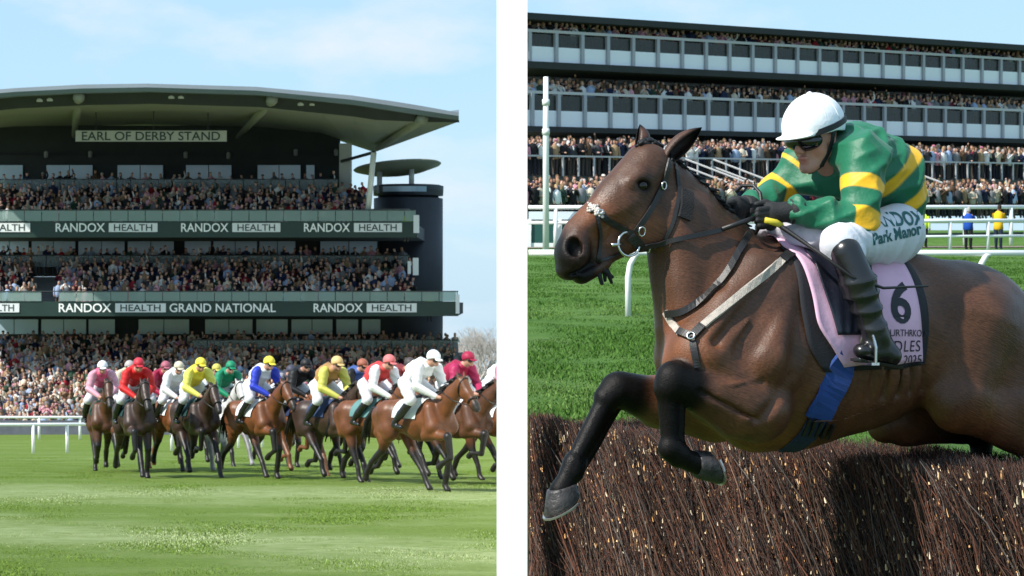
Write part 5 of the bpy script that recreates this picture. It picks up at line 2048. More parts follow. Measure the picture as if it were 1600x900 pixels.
face = math.atan2(-RNn.y, -RNn.x) + math.pi / 2 + math.pi
face = math.atan2(RNn.y, RNn.x) + math.pi / 2
groups = [
    (0.35, 30.5, 0.42, 'on the top balcony of the white stand', 'spectators on the top balcony'),
    (0.35, 125.0, 0.42, 'on the middle balcony of the white stand', 'spectators on the middle balcony'),
    (-2.95, 222.0, 0.50, 'at the terrace railing under white balconies', 'spectators at the terrace railing'),
    (-5.4, 288.0, 0.52, 'in the front row below the terrace', 'front row of the right crowd'),
]
for back, pyt, sp, where, grp in groups:
    s_ = RNn.x * back / RE.x + 0.4
    while s_ < RLEN - 0.5:
        x, y, z = place_r(s_, back + prn.uniform(-.06, .06), pyt + prn.uniform(-1.2, 1.2))
        hidden = False
        px = 800 + x / y * F
        if grp in ('spectators at the terrace railing', 'front row of the right crowd'):
            hidden = (1000 < px < 1075 and pyt > 200) or (1215 < px < 1330)
        if not hidden and px < 1600:
            single(x, y, z - H_TOP, face + prn.uniform(-.5, .3), where, grp); n_single += 1
        s_ += sp * prn.uniform(0.8, 1.25)
pl = []
for back, pyt, sp in ((0.9, 27.5, 0.45), (1.5, 26.0, 0.5), (0.95, 121.0, 0.5), (1.6, 117.0, 0.7), (-2.3, 220.0, 0.5), (-1.6, 217.0, 0.55), (-0.6, 215, 0.6), (-4.9, 284.0, 0.5), (-4.4, 281.0, 0.5), (-5.9, 292.5, 0.5)):
    s_ = RNn.x * back / RE.x + 0.4
    while s_ < RLEN - 0.4:
        x, y, z = place_r(s_, back + prn.uniform(-.1, .1), pyt + prn.uniform(-1.5, 1.5))
        if 800 + x / y * F < 1605: pl.append((x, y, z - H_TOP, face + prn.uniform(-.5, .4)))
        s_ += sp * prn.uniform(0.8, 1.3)
crowd_stuff('crowd', pl, 'rows of spectators packed behind the front rows of the white panelled stand', 0.5 * vw + 0.5 * vw2)
print('single spectators', n_single)
# three people on the course side of the rails
for px, pyf, Y, coat, legs, lb in ((1443, 381, 108, (0.62, 0.78, 0.06), (0.012, 0.012, 0.014), 'steward in a bright lime yellow jacket by the far white rails'),
                                  (1513, 387, 104, (0.012, 0.065, 0.36), (0.016, 0.016, 0.02), 'person in a royal blue coat by the far white rails'),
                                  (1560, 386, 105, (0.78, 0.46, 0.02), (0.02, 0.03, 0.06), 'person in an orange yellow coat by the far white rails')):
    v, f, c = person_shape(coat, np.random.RandomState(int(px)), True, legs=legs)
    ob = link('person', mesh_np('bystander', v, f, m_person, c))
    ob.location = (XL(px, Y), Y, zr0(Y))
    ob.rotation_euler = (0, 0, 2.6)
    tag(ob, lb, 'person')
# ------------------------------------------------------------------ the field of racing horses on the left
def leg(vo, pts, rs, k=0.02):
    vo.chain([np.array(p) for p in pts], rs, k)


POSES = {
    # near fore, off fore, near hind, off hind: joints below elbow / stifle in (u, z)
    0: dict(fl=[(0.62, 0.62), (0.54, 0.30), (0.50, 0.12), (0.57, 0.04)], fr=[(0.98, 0.98), (1.04, 0.62), (0.82, 0.52), (0.74, 0.46)], hl=[(-0.30, 0.60), (-0.05, 0.30), (0.05, 0.12), (0.12, 0.04)],
            hr=[(-0.78, 0.66), (-1.06, 0.45), (-1.20, 0.25), (-1.22, 0.16)]),
    1: dict(fl=[(1.00, 0.86), (1.28, 0.56), (1.40, 0.34), (1.48, 0.26)], fr=[(0.60, 0.62), (0.38, 0.36), (0.20, 0.32), (0.14, 0.24)], hl=[(-0.85, 0.62), (-1.14, 0.38), (-1.24, 0.15), (-1.20, 0.06)],
            hr=[(-0.42, 0.60), (-0.26, 0.28), (-0.22, 0.10), (-0.15, 0.03)]),
    2: dict(fl=[(0.78, 0.70), (1.00, 0.36), (1.08, 0.12), (1.15, 0.04)], fr=[(0.94, 0.98), (0.86, 0.62), (0.60, 0.62), (0.53, 0.56)], hl=[(-0.62, 0.64), (-0.74, 0.36), (-0.98, 0.32), (-1.04, 0.25)],
            hr=[(-0.26, 0.68), (0.00, 0.42), (0.04, 0.22), (0.11, 0.14)]),
}


def field_horse(pose, h=0.021, headup=0.0):
    P = POSES[pose]
    vo = Vol((-1.55, -0.42, 0.0), (1.75, 0.42, 2.1), h)
    # trunk
    vo.cap((0.42, 0, 1.22), (0.05, 0, 1.20), 0.31, 0.34, 0.05, 0.80)
    vo.cap((0.05, 0, 1.20), (-0.45, 0, 1.27), 0.33, 0.27, 0.05, 0.84)
    vo.cap((-0.45, 0, 1.27), (-0.78, 0, 1.26), 0.28, 0.24, 0.05, 0.92)
    vo.cap((0.40, 0, 1.50), (-0.05, 0, 1.50), 0.05, 0.05, 0.12)
    vo.cap((0.55, 0, 1.18), (0.62, 0, 1.02), 0.20, 0.15, 0.06, 0.95)
    # neck and head
    hu = headup
    vo.cap((0.55, 0, 1.36), (0.90, 0, 1.60 + hu * 0.6), 0.24, 0.155, 0.06, 0.62)
    vo.cap((0.90, 0, 1.60 + hu * 0.6), (1.12, 0, 1.75 + hu), 0.155, 0.115, 0.05, 0.70)
    vo.cap((1.16, 0, 1.74 + hu), (1.30, 0, 1.58 + hu), 0.105, 0.09, 0.04, 0.9)
    vo.cap((1.30, 0, 1.58 + hu), (1.47, 0, 1.40 + hu), 0.085, 0.06, 0.03, 0.85)
    vo.cap((1.47, 0, 1.40 + hu), (1.52, 0, 1.33 + hu), 0.066, 0.058, 0.02, 0.95)
    vo.ell((1.20, 0, 1.60 + hu), (0.12, 0.075, 0.115), 0.03)
    vo.cap((1.20, 0, 1.55 + hu), (1.44, 0, 1.33 + hu), 0.06, 0.035, 0.03)
    for s_ in (1, -1):
        vo.cap((1.12, 0.06 * s_, 1.82 + hu), (1.08, 0.085 * s_, 1.95 + hu), 0.035, 0.010, 0.01)
        vo.cap((0.50, 0.17 * s_, 1.42), (0.62, 0.18 * s_, 1.12), 0.12, 0.14, 0.05)
        vo.cap((0.62, 0.17 * s_, 1.12), (0.44, 0.18 * s_, 0.98), 0.13, 0.11, 0.04)
        vo.cap((-0.62, 0.15 * s_, 1.30), (-0.52, 0.20 * s_, 0.98), 0.24, 0.15, 0.05, 0.8)
        vo.cap((-0.85, 0.13 * s_, 1.25), (-0.72, 0.17 * s_, 0.95), 0.18, 0.12, 0.05, 0.8)
    for key, v_ in (('fl', 0.17), ('fr', -0.17)):
        j = P[key]
        leg(vo, [(0.47, v_, 1.00)] + [(a, v_, b) for a, b in j], [0.115, 0.064, 0.050, 0.047, 0.058])
        vo.ell((j[0][0], v_, j[0][1]), (0.06, 0.055, 0.062), 0.02)
    for key, v_ in (('hl', 0.16), ('hr', -0.16)):
        j = P[key]
        st = (-0.46, 1.0) if j[0][0] > -0.5 else (-0.56, 0.98)
        vo.cap((-0.56, v_, 1.05), (st[0], v_ + 0.02, st[1]), 0.18, 0.13, 0.05)
        leg(vo, [(st[0] - 0.06, v_, st[1] - 0.02)] + [(a, v_, b) for a, b in j], [0.13, 0.068, 0.050, 0.047, 0.058])
    V, Q = vo.mesh(1)
    V = bulge(V, Q, 0.008, 2.6, 63, (1.2, 1, 0.7))
    return V, Q


def horse_colours(V, pose, kind):
    base, pts = {'bay': ((0.125, 0.042, 0.014), (0.012, 0.010, 0.009)), 'dark': ((0.036, 0.018, 0.012), (0.010, 0.009, 0.009)), 'chestnut': ((0.20, 0.066, 0.019), (0.15, 0.06, 0.025)),
                 'grey': ((0.52, 0.51, 0.50), (0.16, 0.16, 0.17)), 'brown': ((0.075, 0.029, 0.013), (0.011, 0.010, 0.009))}[kind]
    base, pts = np.array(base), np.array(pts)
    c = np.tile(base, (len(V), 1)) * (1 + 0.18 * vnoise(V * 1.6, 7))[:, None]
    low = 1 - sstep(0.55, 0.85, V[:, 2])
    c = mixc(c, pts, low)
    P = POSES[pose]
    for key, v_ in (('fl', 0.17), ('fr', -0.17), ('hl', 0.16), ('hr', -0.16)):      # black points on raised legs too
        for a, b in zip(P[key][:-1], P[key][1:]):
            A, B = np.array((a[0], v_, a[1])), np.array((b[0], v_, b[1]))
            ba = B - A
            t = np.clip((V - A) @ ba / (ba @ ba), 0, 1)
            d = np.linalg.norm(V - A - t[:, None] * ba, axis=1)
            c = mixc(c, pts, 1 - sstep(0.07, 0.10, d))
    hm = V[:, 0] > 1.40
    c = mixc(c, pts * 1.5, sstep(1.40, 1.50, V[:, 0]))
    return c


POSE_V = {p: field_horse(p, headup=hu) for p, hu in ((0, 0.12), (1, 0.17), (2, 0.06))}
POSE_HU = {0: 0.12, 1: 0.17, 2: 0.06}
POSE_BVH = {p: BVHTree.FromPolygons([tuple(q) for q in v[0]], [tuple(int(i) for i in q) for q in v[1]]) for p, v in POSE_V.items()}
HMESH = {}
m_coat2 = mat('field_coat', attr='Col', rough=0.45, spec=0.4, noise=0.3, nscale=7, bump=0.3, bscale=40)
m_objc = mat('painted_cloth', objcol=True, rough=0.55, spec=0.3, bump=0.3, bscale=25)
m_objc2 = mat('plain_cloth', objcol=True, rough=0.7, spec=0.25)


def horse_mesh(pose, kind):
    if (pose, kind) not in HMESH:
        V, Q = POSE_V[pose]
        HMESH[(pose, kind)] = mesh_np('field_horse', V, Q, m_coat2, horse_colours(V, pose, kind))
    return HMESH[(pose, kind)]


def cloth_mesh_field(pose):
    bv = POSE_BVH[pose]
    V, Q = [], []
    nu, nphi = 9, 17
    for j in range(nphi):
        phi = math.radians(-88 + 176 * j / (nphi - 1))
        for i in range(nu):
            u = 0.30 - 0.62 * i / (nu - 1) - 0.05 * abs(math.sin(phi))
            d = Vector((0, math.sin(phi), math.cos(phi)))
            o = Vector((u, 0, 1.24))
            p, n, _, _ = bv.ray_cast(o + d, -d)
            if p is None: p = o + d * 0.3
            V.append(p + d * 0.025)
    for j in range(nphi - 1):
        for i in range(nu - 1):
            a = j * nu + i
            Q.append((a, a + 1, a + nu + 1, a + nu))
    return mesh_np('saddle_cloth', np.array(V), np.array(Q), m_objc2)


FM = {}


def static_meshes(pose):
    """meshes shared by all field horses of a pose"""
    if pose in FM: return FM[pose]
    hu = POSE_HU[pose]
    d = {}
    d['cloth'] = cloth_mesh_field(pose)
    mb = MB()
    mb.tube([(0.26, 0, 1.56), (0.05, 0, 1.545), (-0.18, 0, 1.58)], [0.07, 0.09, 0.06], 8)
    d['saddle'] = mb.mesh('field_saddle', m_leather, True)
    mb = MB()      # noseband and headpiece loops
    for u, z, ax, r1, r2 in ((1.395, 1.475, (0.62, -0.78), 0.078, 0.098), (1.16, 1.70, (0.45, -0.2), 0.10, 0.16)):
        t = Vector((ax[0], 0, ax[1])).normalized(); n = Vector((-t.z, 0, t.x))
        pts = [Vector((u, 0, z + hu)) + Vector((0, 1, 0)) * (r1 * math.cos(a)) + n * (r2 * math.sin(a)) - t * 0.0 for a in np.linspace(0, 2 * math.pi, 19)]
        mb.tube(pts, 0.013, 5, cap=False)
    d['bridle'] = mb.mesh('field_bridle', m_leather, True)
    mb = MB()
    for s_ in (1, -1):
        mb.tube([(1.42, 0.075 * s_, 1.38 + hu), (1.05, 0.13 * s_, 1.52 + hu * .5), (0.66, 0.09 * s_, 1.74)], 0.010, 5)
    d['reins'] = mb.mesh('field_reins', m_leather, True)
    mb = MB()
    rr_ = random.Random(3 + pose)
    for i in range(26):
        t = i / 25
        b_ = Vector((0.55 + 0.55 * t, 0, 1.60 + 0.24 * t + hu * t))
        mb.tube([b_, b_ + Vector((-0.06, rr_.uniform(-0.05, 0.05), 0.05)), b_ + Vector((-0.16, rr_.uniform(-0.12, 0.12), 0.0))], [0.035, 0.028, 0.006], 5)
    d['mane'] = mb.mesh('field_mane', m_mane, True)
    mb = MB()
    for i in range(14):
        s_ = rr_.uniform(-1, 1)
        mb.tube([(-1.0, 0.01 * s_, 1.34), (-1.18, 0.03 * s_, 1.36 + rr_.uniform(-.03, .03)), (-1.36, 0.06 * s_, 1.15 + rr_.uniform(-.06, .06)), (-1.44 + rr_.uniform(-.08, .05), 0.09 * s_, 0.80 + rr_.uniform(-.1, .1))], [0.022, 0.03, 0.03, 0.006], 5)
    d['tail'] = mb.mesh('field_tail', m_mane, True)
    FM[pose] = d
    return d


# jockey of the field, shared meshes in the horse's frame
def field_jockey():
    d = {}
    pel, che, nek = np.array((-0.14, 0, 1.98)), np.array((0.16, 0, 2.16)), np.array((0.30, 0, 2.24))
    hd = np.array((0.42, 0, 2.33))
    h = 0.016
    lo, hi = (-0.5, -0.45, 1.05), (0.95, 0.45, 2.6)
    v = Vol(lo, hi, h)
    v.ell(hd, (0.085, 0.072, 0.105), 0.02, rotv(-25))
    v.cap(hd + (0.05, 0, -0.03), hd + (0.065, 0, -0.075), 0.045, 0.035, 0.02)
    v.cap(hd + (0.10, 0, -0.02), hd + (0.105, 0, -0.04), 0.012, 0.012, 0.01)
    v.cap(hd + (-0.02, 0, -0.05), nek, 0.055, 0.06, 0.03)
    v.chain([nek, che, pel], [0.07, 0.12, 0.11], 0.04, 1.2)
    for s_ in (1, -1):
        v.chain([(0.26, 0.19 * s_, 2.18), (0.32, 0.26 * s_, 1.90), (0.62, 0.09 * s_, 1.76)], [0.055, 0.045, 0.03], 0.02)
        v.cap((0.62, 0.09 * s_, 1.76), (0.68, 0.07 * s_, 1.75), 0.035, 0.03, 0.02)
        v.chain([(-0.10, 0.12 * s_, 1.92), (0.20, 0.28 * s_, 1.66), (-0.10, 0.345 * s_, 1.30), (-0.06, 0.345 * s_, 1.25)], [0.09, 0.06, 0.030, 0.022], 0.02)
    V, Q = v.mesh(1)
    d['body'] = mesh_np('field_jockey_body', V, Q, mat('field_skin', (0.44, 0.23, 0.16), 0.55, noise=0.1))
    v = Vol(lo, hi, h)
    v.cap(nek + (-0.01, 0, -0.02), che, 0.085, 0.150, 0.04, 1.25)
    v.cap(che, pel + (0.06, 0, 0.04), 0.150, 0.135, 0.05, 1.2)
    v.cap((0.08, 0, 2.22), (-0.06, 0, 2.14), 0.10, 0.11, 0.05, 1.3)
    V, Q = v.mesh(1)
    V = fold(V, Q, 0.020, 7.0, (1.0, 0.1, 0.4), 71, 1.6, 0.3)
    d['shirt'] = mesh_np('field_shirt', V, Q, m_objc)
    for s_ in (1, -1):
        v = Vol(lo, hi, h)
        v.chain([(0.22, 0.15 * s_, 2.19), (0.27, 0.20 * s_, 2.16), (0.33, 0.275 * s_, 1.90), (0.60, 0.10 * s_, 1.765)], [0.095, 0.090, 0.075, 0.045], 0.02)
        V, Q = v.mesh(1)
        V = fold(V, Q, 0.018, 8.0, (0.3, 0.1, 1.0), 72, 1.6, 0.3)
        d['sleeve%d' % s_] = mesh_np('field_sleeve', V, Q, m_objc)
    v = Vol(lo, hi, h)
    v.cap(pel + (0, 0, -0.02), pel + (-0.02, 0, -0.08), 0.125, 0.12, 0.04, 1.25)
    for s_ in (1, -1):
        v.chain([(-0.12, 0.12 * s_, 1.90), (0.20, 0.28 * s_, 1.67), (0.12, 0.305 * s_, 1.57)], [0.125, 0.085, 0.065], 0.03)
    V, Q = v.mesh(1)
    V = fold(V, Q, 0.014, 8.0, (1.0, 0.1, 0.4), 73, 1.6, 0.3)
    d['breeches'] = mesh_np('field_breeches', V, Q, m_breech)
    for s_ in (1, -1):
        v = Vol(lo, hi, h)
        v.chain([(0.165, 0.30 * s_, 1.60), (0.03, 0.335 * s_, 1.43), (-0.10, 0.345 * s_, 1.29)], [0.072, 0.066, 0.046], 0.02)
        v.chain([(-0.10, 0.345 * s_, 1.29), (-0.12, 0.345 * s_, 1.24), (0.06, 0.345 * s_, 1.225)], [0.046, 0.045, 0.036], 0.02)
        V, Q = v.mesh(1)
        d['boot%d' % s_] = mesh_np('field_boot', V, Q, m_boot)
    v = Vol((0.2, -0.2, 2.15), (0.7, 0.2, 2.6), 0.010)
    v.ell(hd + (-0.012, 0, 0.045), (0.125, 0.105, 0.11), 0.0, rotv(-12))
    ax = [(v.lo[k] + v.h * np.arange(v.n[k])).astype(np.float32) for k in range(3)]
    v.D = np.maximum(v.D, ((hd[2] + 0.012) - ax[2][None, None, :] - 0.2 * (ax[0] - hd[0])[:, None, None] * -1).astype(np.float32))
    v.ell(hd + (0.12, 0, 0.005), (0.060, 0.075, 0.012), 0.01, rotv(-18))
    V, Q = v.mesh(1)
    d['cap'] = mesh_np('field_cap', V, Q, m_objc)
    v = Vol((0.3, -0.2, 2.2), (0.7, 0.2, 2.5), 0.010)
    v.ell(hd + (0.062, 0, -0.012), (0.042, 0.080, 0.030), 0.0, rotv(-20))
    V, Q = v.mesh(0)
    d['goggles'] = mesh_np('field_goggles', V, Q, m_lens)
    return d


FJ = field_jockey()
W_ = (0.75, 0.76, 0.78)
RED_, PNK, YEL, GRN, BLU, MAR, ORG, BLK, LIM, CRM, TAN = (0.55, 0.018, 0.02), (0.62, 0.10, 0.20), (0.74, 0.62, 0.06), (0.01, 0.22, 0.11), (0.02, 0.04, 0.42), (0.30, 0.012, 0.05), (0.62, 0.17, 0.03), (0.012, 0.012, 0.014), \
    (0.52, 0.50, 0.10), (0.55, 0.50, 0.38), (0.62, 0.42, 0.18)
# jockey px, ground py, turn from the camera line, pose, coat, shirt, sleeves, cap, cloth, labels
FIELD = [
    (163, 738, 18, 1, 'brown', PNK, (0.60, 0.30, 0.38), W_, (0.02, 0.06, 0.04), 'brown racehorse at the far left edge of the galloping field', 'jockey in pink silks and white cap leftmost in the field'),
    (212, 747, 24, 0, 'dark', RED_, RED_, (0.50, 0.03, 0.05), (0.015, 0.05, 0.05), 'dark bay racehorse carrying the jockey in red', 'jockey in plain red silks and red cap riding the dark bay'),
    (196, 736, 24, 2, 'brown', (0.45, 0.47, 0.30), CRM, (0.40, 0.36, 0.35), (0.02, 0.05, 0.05), 'brown racehorse mostly hidden behind the red jockey', 'jockey in cream silks and grey cap behind the red jockey'),
    (250, 734, 26, 1, 'chestnut', MAR, MAR, (0.35, 0.10, 0.14), W_, 'chestnut racehorse half hidden between the red and yellow jockeys', 'jockey in dark maroon silks deep in the pack'),
    (276, 738, 28, 0, 'bay', W_, W_, CRM, W_, 'bay racehorse hidden behind the yellow jockey', 'jockey in white silks just behind the yellow jockey'),
    (310, 745, 32, 2, 'dark', YEL, (0.66, 0.64, 0.12), YEL, (0.015, 0.05, 0.05), 'almost black racehorse carrying the jockey in yellow', 'jockey in plain yellow silks and yellow cap'),
    (352, 737, 32, 1, 'grey', GRN, GRN, GRN, W_, 'pale grey racehorse behind the pack', 'jockey in green silks and green cap on the grey horse'),
    (408, 748, 44, 0, 'bay', W_, BLU, YEL, W_, 'bright bay racehorse with white saddle cloth in mid field', 'jockey in white silks with blue sleeves and yellow cap'),
    (468, 742, 40, 2, 'chestnut', BLK, BLK, BLK, (0.02, 0.03, 0.08), 'chestnut racehorse with its head low behind the white and blue jockey', 'jockey in black silks deep behind the leaders'),
    (521, 752, 46, 2, 'dark', (0.36, 0.20, 0.07), LIM, TAN, (0.03, 0.05, 0.12), 'dark brown racehorse carrying the yellow and brown jockey', 'jockey in brown silks with pale yellow sleeves and tan cap'),
    (592, 756, 50, 1, 'bay', (0.60, 0.05, 0.05), W_, (0.62, 0.16, 0.16), (0.10, 0.22, 0.22), 'bay racehorse carrying the red and white jockey', 'jockey in orange red silks with white sleeves and red cap'),
    (664, 768, 54, 0, 'bay', W_, (0.66, 0.66, 0.68), W_, (0.55, 0.60, 0.58), 'bay racehorse leading in front under the all white jockey', 'jockey in all white silks and white cap'),
    (722, 758, 58, 2, 'brown', MAR, (0.34, 0.016, 0.08), MAR, W_, 'brown racehorse just behind the leading bay near the white wall', 'jockey in deep maroon silks and maroon cap'),
    (336, 728, 30, 2, 'brown', (0.10, 0.03, 0.05), W_, (0.5, 0.45, 0.1), (0.02, 0.05, 0.05), 'brown racehorse in the back row behind the yellow jockey', 'jockey in dark plum silks in the back row'),
    (560, 742, 46, 1, 'brown', (0.05, 0.10, 0.30), BLK, (0.30, 0.10, 0.06), (0.02, 0.05, 0.05), 'brown racehorse in the back row between tan and red capped jockeys', 'jockey in dark blue silks glimpsed between two leaders'),
    (634, 748, 50, 2, 'dark', (0.20, 0.03, 0.03), (0.20, 0.03, 0.03), (0.06, 0.05, 0.05), (0.02, 0.05, 0.05), 'dark racehorse in the back row behind the all white jockey', 'jockey in dark red silks behind the all white jockey'),
    (444, 730, 38, 0, 'bay', (0.05, 0.05, 0.07), (0.3, 0.3, 0.32), (0.05, 0.05, 0.08), W_, 'bay racehorse in the back row right of the blue sleeved jockey', 'jockey in charcoal silks in the back row'),
    (782, 752, 60, 1, 'bay', W_, PNK, PNK, W_, 'bay racehorse cut off by the white wall', 'jockey in white silks with pink sleeves half behind the white wall'),
]
for (px, py, turn, pose, kind, shirt, sleeve, capc, clothc, hlab, jlab) in FIELD:
    Yh = F * 1.68 / (py - 631.0)
    pos = (XL(px, Yh), Yh, zl(Yh))
    ang = -math.pi / 2 + math.radians(turn * 0.78)
    pos = (pos[0] - 0.2 * math.cos(ang), pos[1] - 0.2 * math.sin(ang), zl(Yh - 0.2 * math.sin(ang)))
    hz = empty('racehorse', pos, ang)
    hz.scale = (1.13, 1.13, 1.13)
    tag(hz, hlab, 'horse', 'horses racing in the field')
    link('body', horse_mesh(pose, kind), hz)
    st = static_meshes(pose)
    cl_ = link('saddle_cloth', st['cloth'], hz); cl_.color = (*clothc, 1)
    for nm in ('saddle', 'bridle', 'reins', 'mane', 'tail'):
        link(nm, st[nm], hz)
    jk = empty('person', (pos[0], pos[1], pos[2] - 0.20), ang)
    lean = math.radians(R.uniform(-1.5, 5.0))
    jk.scale = (1.20, 1.20, 1.20)
    jk.rotation_euler = (math.radians(R.uniform(-3, 3)), lean, ang)
    jk.location.x -= 1.9 * lean * math.cos(ang)
    jk.location.y -= 1.9 * lean * math.sin(ang)
    tag(jk, jlab, 'person', 'jockeys riding in the field')
    for nm, key, colr in (('body', 'body', None), ('shirt', 'shirt', shirt), ('sleeve', 'sleeve1', sleeve), ('sleeve', 'sleeve-1', sleeve), ('breeches', 'breeches', None), ('boot', 'boot1', None), ('boot', 'boot-1', None),
                          ('cap', 'cap', capc), ('goggles', 'goggles', None)):
        ob = link(nm, FJ[key], jk)
        if colr: ob.color = (*colr, 1)
# ------------------------------------------------------------------ running rails
m_rail_w = mat('white_rail', (0.80, 0.81, 0.82), 0.4, noise=0.03, nscale=3)


def running_rail(label, path, zf, h, r, sp, bent=False, second=None, group=None, first=None):
    rt = empty('running_rail', (path[0][0], path[0][1], zf(path[0][1])))
    tag(rt, label, 'rail', group)
    pts = [Vector((x, y, zf(y) + h)) for x, y in path]
    mb = MB(); mb.tube(pts, r, 10); mb.build('rail', m_rail_w, rt, True, True)
    if second:
        mb = MB(); mb.tube([p - Vector((0, 0, h - second)) for p in pts], r * 0.8, 8); mb.build('rail', m_rail_w, rt, True, True)
    L = 0
    acc = sp * 0.5 if first is None else first
    for a, b in zip(pts[:-1], pts[1:]):
        d = (b - a).length
        while acc < d:
            p = a + (b - a) * (acc / d)
            g = zf(p.y)
            mb = MB()
            if bent:
                bx = bent
                mb.tube([(p.x - bx, p.y, g - 0.1), (p.x - bx, p.y, g + h * 0.62), (p.x - bx * 0.85, p.y, g + h * 0.82), (p.x - bx * 0.45, p.y, g + h * 0.97), (p.x, p.y, g + h)], [r, r, r, r, r * 0.8], 10)
            else:
                mb.tube([(p.x, p.y, g - 0.1), (p.x, p.y, g + h)], r, 8)
            mb.build('post', m_rail_w, rt, True, True)
            acc += sp
        acc -= d
    return rt


YR = 44.0
running_rail('white tubular inner running rail with bent posts behind the leaping horse', [(XL(826, YR), YR), (XL(1000, YR), YR), (XL(1200, YR + .3), YR + .3), (XL(1400, YR - .2), YR - .2), (XL(1640, YR - .4), YR - .4)], zr0, 1.10, 0.052, 6.05, bent=0.24, first=1.95)
path_l = [(XL(x, y), y) for x, y in ((-500, 84.5), (-20, 86), (60, 86.5), (140, 88), (250, 91), (360, 96), (470, 104))]
running_rail('near white running rail with square posts left of the galloping field', path_l, zl, 0.98, 0.055, 1.35)
path_l2 = [(XL(x, y), y) for x, y in ((-500, 117), (-20, 119), (120, 120), (300, 123), (560, 130))]
running_rail('far white running rail in front of the lower left crowd', path_l2, zl, 1.05, 0.06, 1.9)
# far rails and white hoarding in front of the right stand
path_r = [(XL(x, y), y) for x, y in ((1395, 101.5), (1500, 103), (1650, 105))]
running_rail('white double rail with thick posts right of the jockey in the distance', path_r, zr0, 1.18, 0.075, 1.86, second=0.55)
path_r2 = [(XL(x, y), y) for x, y in ((826, 108.5), (1000, 110), (1200, 112), (1400, 113), (1650, 116))]
running_rail('far white crowd rail running below the terrace', path_r2, zr0, 1.70, 0.09, 2.4, second=1.05)
hr = empty('hoarding', (XL(840, 109), 109, zr0(109)))
tag(hr, 'white advertising hoarding with dark green panels below the terrace on the left', 'hoarding')
m_gpanel = mat('green_panel', (0.012, 0.075, 0.065), 0.5, noise=0.08)
mb = MB()
for a, b, z0, z1 in ((0, 9.2, 1.10, 1.55), (0, 9.2, 0.0, 0.12)):
    pass
mb.box(XL(826, 109.3), XL(826, 109.3) + 9.2, 109.3, 109.45, zr0(109.3) - 0.1, zr0(109.3) + 0.18)
mb.build('base_rail', m_rail_w, hr, False, True)
mb = MB()
mb.box(XL(826, 109.3), XL(826, 109.3) + 9.2, 109.25, 109.45, zr0(109.3) + 1.18, zr0(109.3) + 1.52)
mb.build('top_board', mat('pale_board', (0.62, 0.70, 0.76), 0.5), hr, False, True)
for k in range(7):
    x0 = XL(826, 109.3) + k * 1.3
    mb = MB(); mb.box(x0 + 0.12, x0 + 1.18, 109.32, 109.40, zr0(109.3) + 0.18, zr0(109.3) + 1.18)
    mb.build('green_panel', m_gpanel, hr, False, True)
    mb = MB(); mb.box(x0 - 0.10, x0 + 0.10, 109.22, 109.45, zr0(109.3) - 0.1, zr0(109.3) + 1.18)
    mb.build('board_post', m_rail_w, hr, False, True)
# sandy walkway below the rails
mb = MB()
V, Q = [], []
for i in range(41):
    x = -0.0 + i
    for y in (105.5, 108.2):
        V.append((x, y + 0.12 * x * 0.9, zr0(y + 0.108 * x) + 0.03))
for i in range(40):
    Q.append((2 * i, 2 * i + 2, 2 * i + 3, 2 * i + 1))
pt = link('path', mesh_np('path', np.array(V), np.array(Q), mat('sandy_path', (0.19, 0.15, 0.115), 0.95, noise=0.25, nscale=2.0)))
tag(pt, kind='structure')
# tall white post
mb = MB()
pp = at(853, 389, 100.0)
mb.tube([(pp.x, pp.y, zr0(100) - 0.1), (pp.x, pp.y, zr0(100) + 4.6), (pp.x, pp.y, ZP(120, 100))], [0.13, 0.12, 0.10], 12)
po = mb.build('marker_post', m_rail_w, None, True)
tag(po, 'tall slender white post at the left end of the panelled stand', 'post')
mb = MB()
for py_ in (206, 160):
    c_ = at(853, py_, 100.0)
    mb.tube([(c_.x, c_.y, c_.z - 0.12), (c_.x, c_.y, c_.z + 0.12)], 0.15, 12)
    mb.build('collar', m_steel, po, True)
    mb = MB()

# ------------------------------------------------------------------ the brush fence
FZ = 1.322
fA = np.array((XL(824, 13.3), 13.3)); fB = np.array((XL(1670, 9.25), 9.25))
fe = (fB - fA) / np.linalg.norm(fB - fA)
fn = np.array((fe[1], -fe[0]))
if fn[1] > 0: fn = -fn          # towards the camera
fL = float(np.linalg.norm(fB - fA))
fence = empty('brush_fence', (*(fA + (fB - fA) / 2), zr0(10)))
tag(fence, 'dark birch brush fence with pale cut stems under the leaping horse', 'fence')


def fp(s_, out, z):
    q = fA + fe * s_ + fn * out
    return (q[0], q[1], z)


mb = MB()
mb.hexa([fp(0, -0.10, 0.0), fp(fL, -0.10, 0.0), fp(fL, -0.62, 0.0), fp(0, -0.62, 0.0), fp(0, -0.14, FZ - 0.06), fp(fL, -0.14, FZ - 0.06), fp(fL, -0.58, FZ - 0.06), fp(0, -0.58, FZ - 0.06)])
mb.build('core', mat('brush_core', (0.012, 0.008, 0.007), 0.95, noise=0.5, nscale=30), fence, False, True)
rb = np.random.RandomState(81)


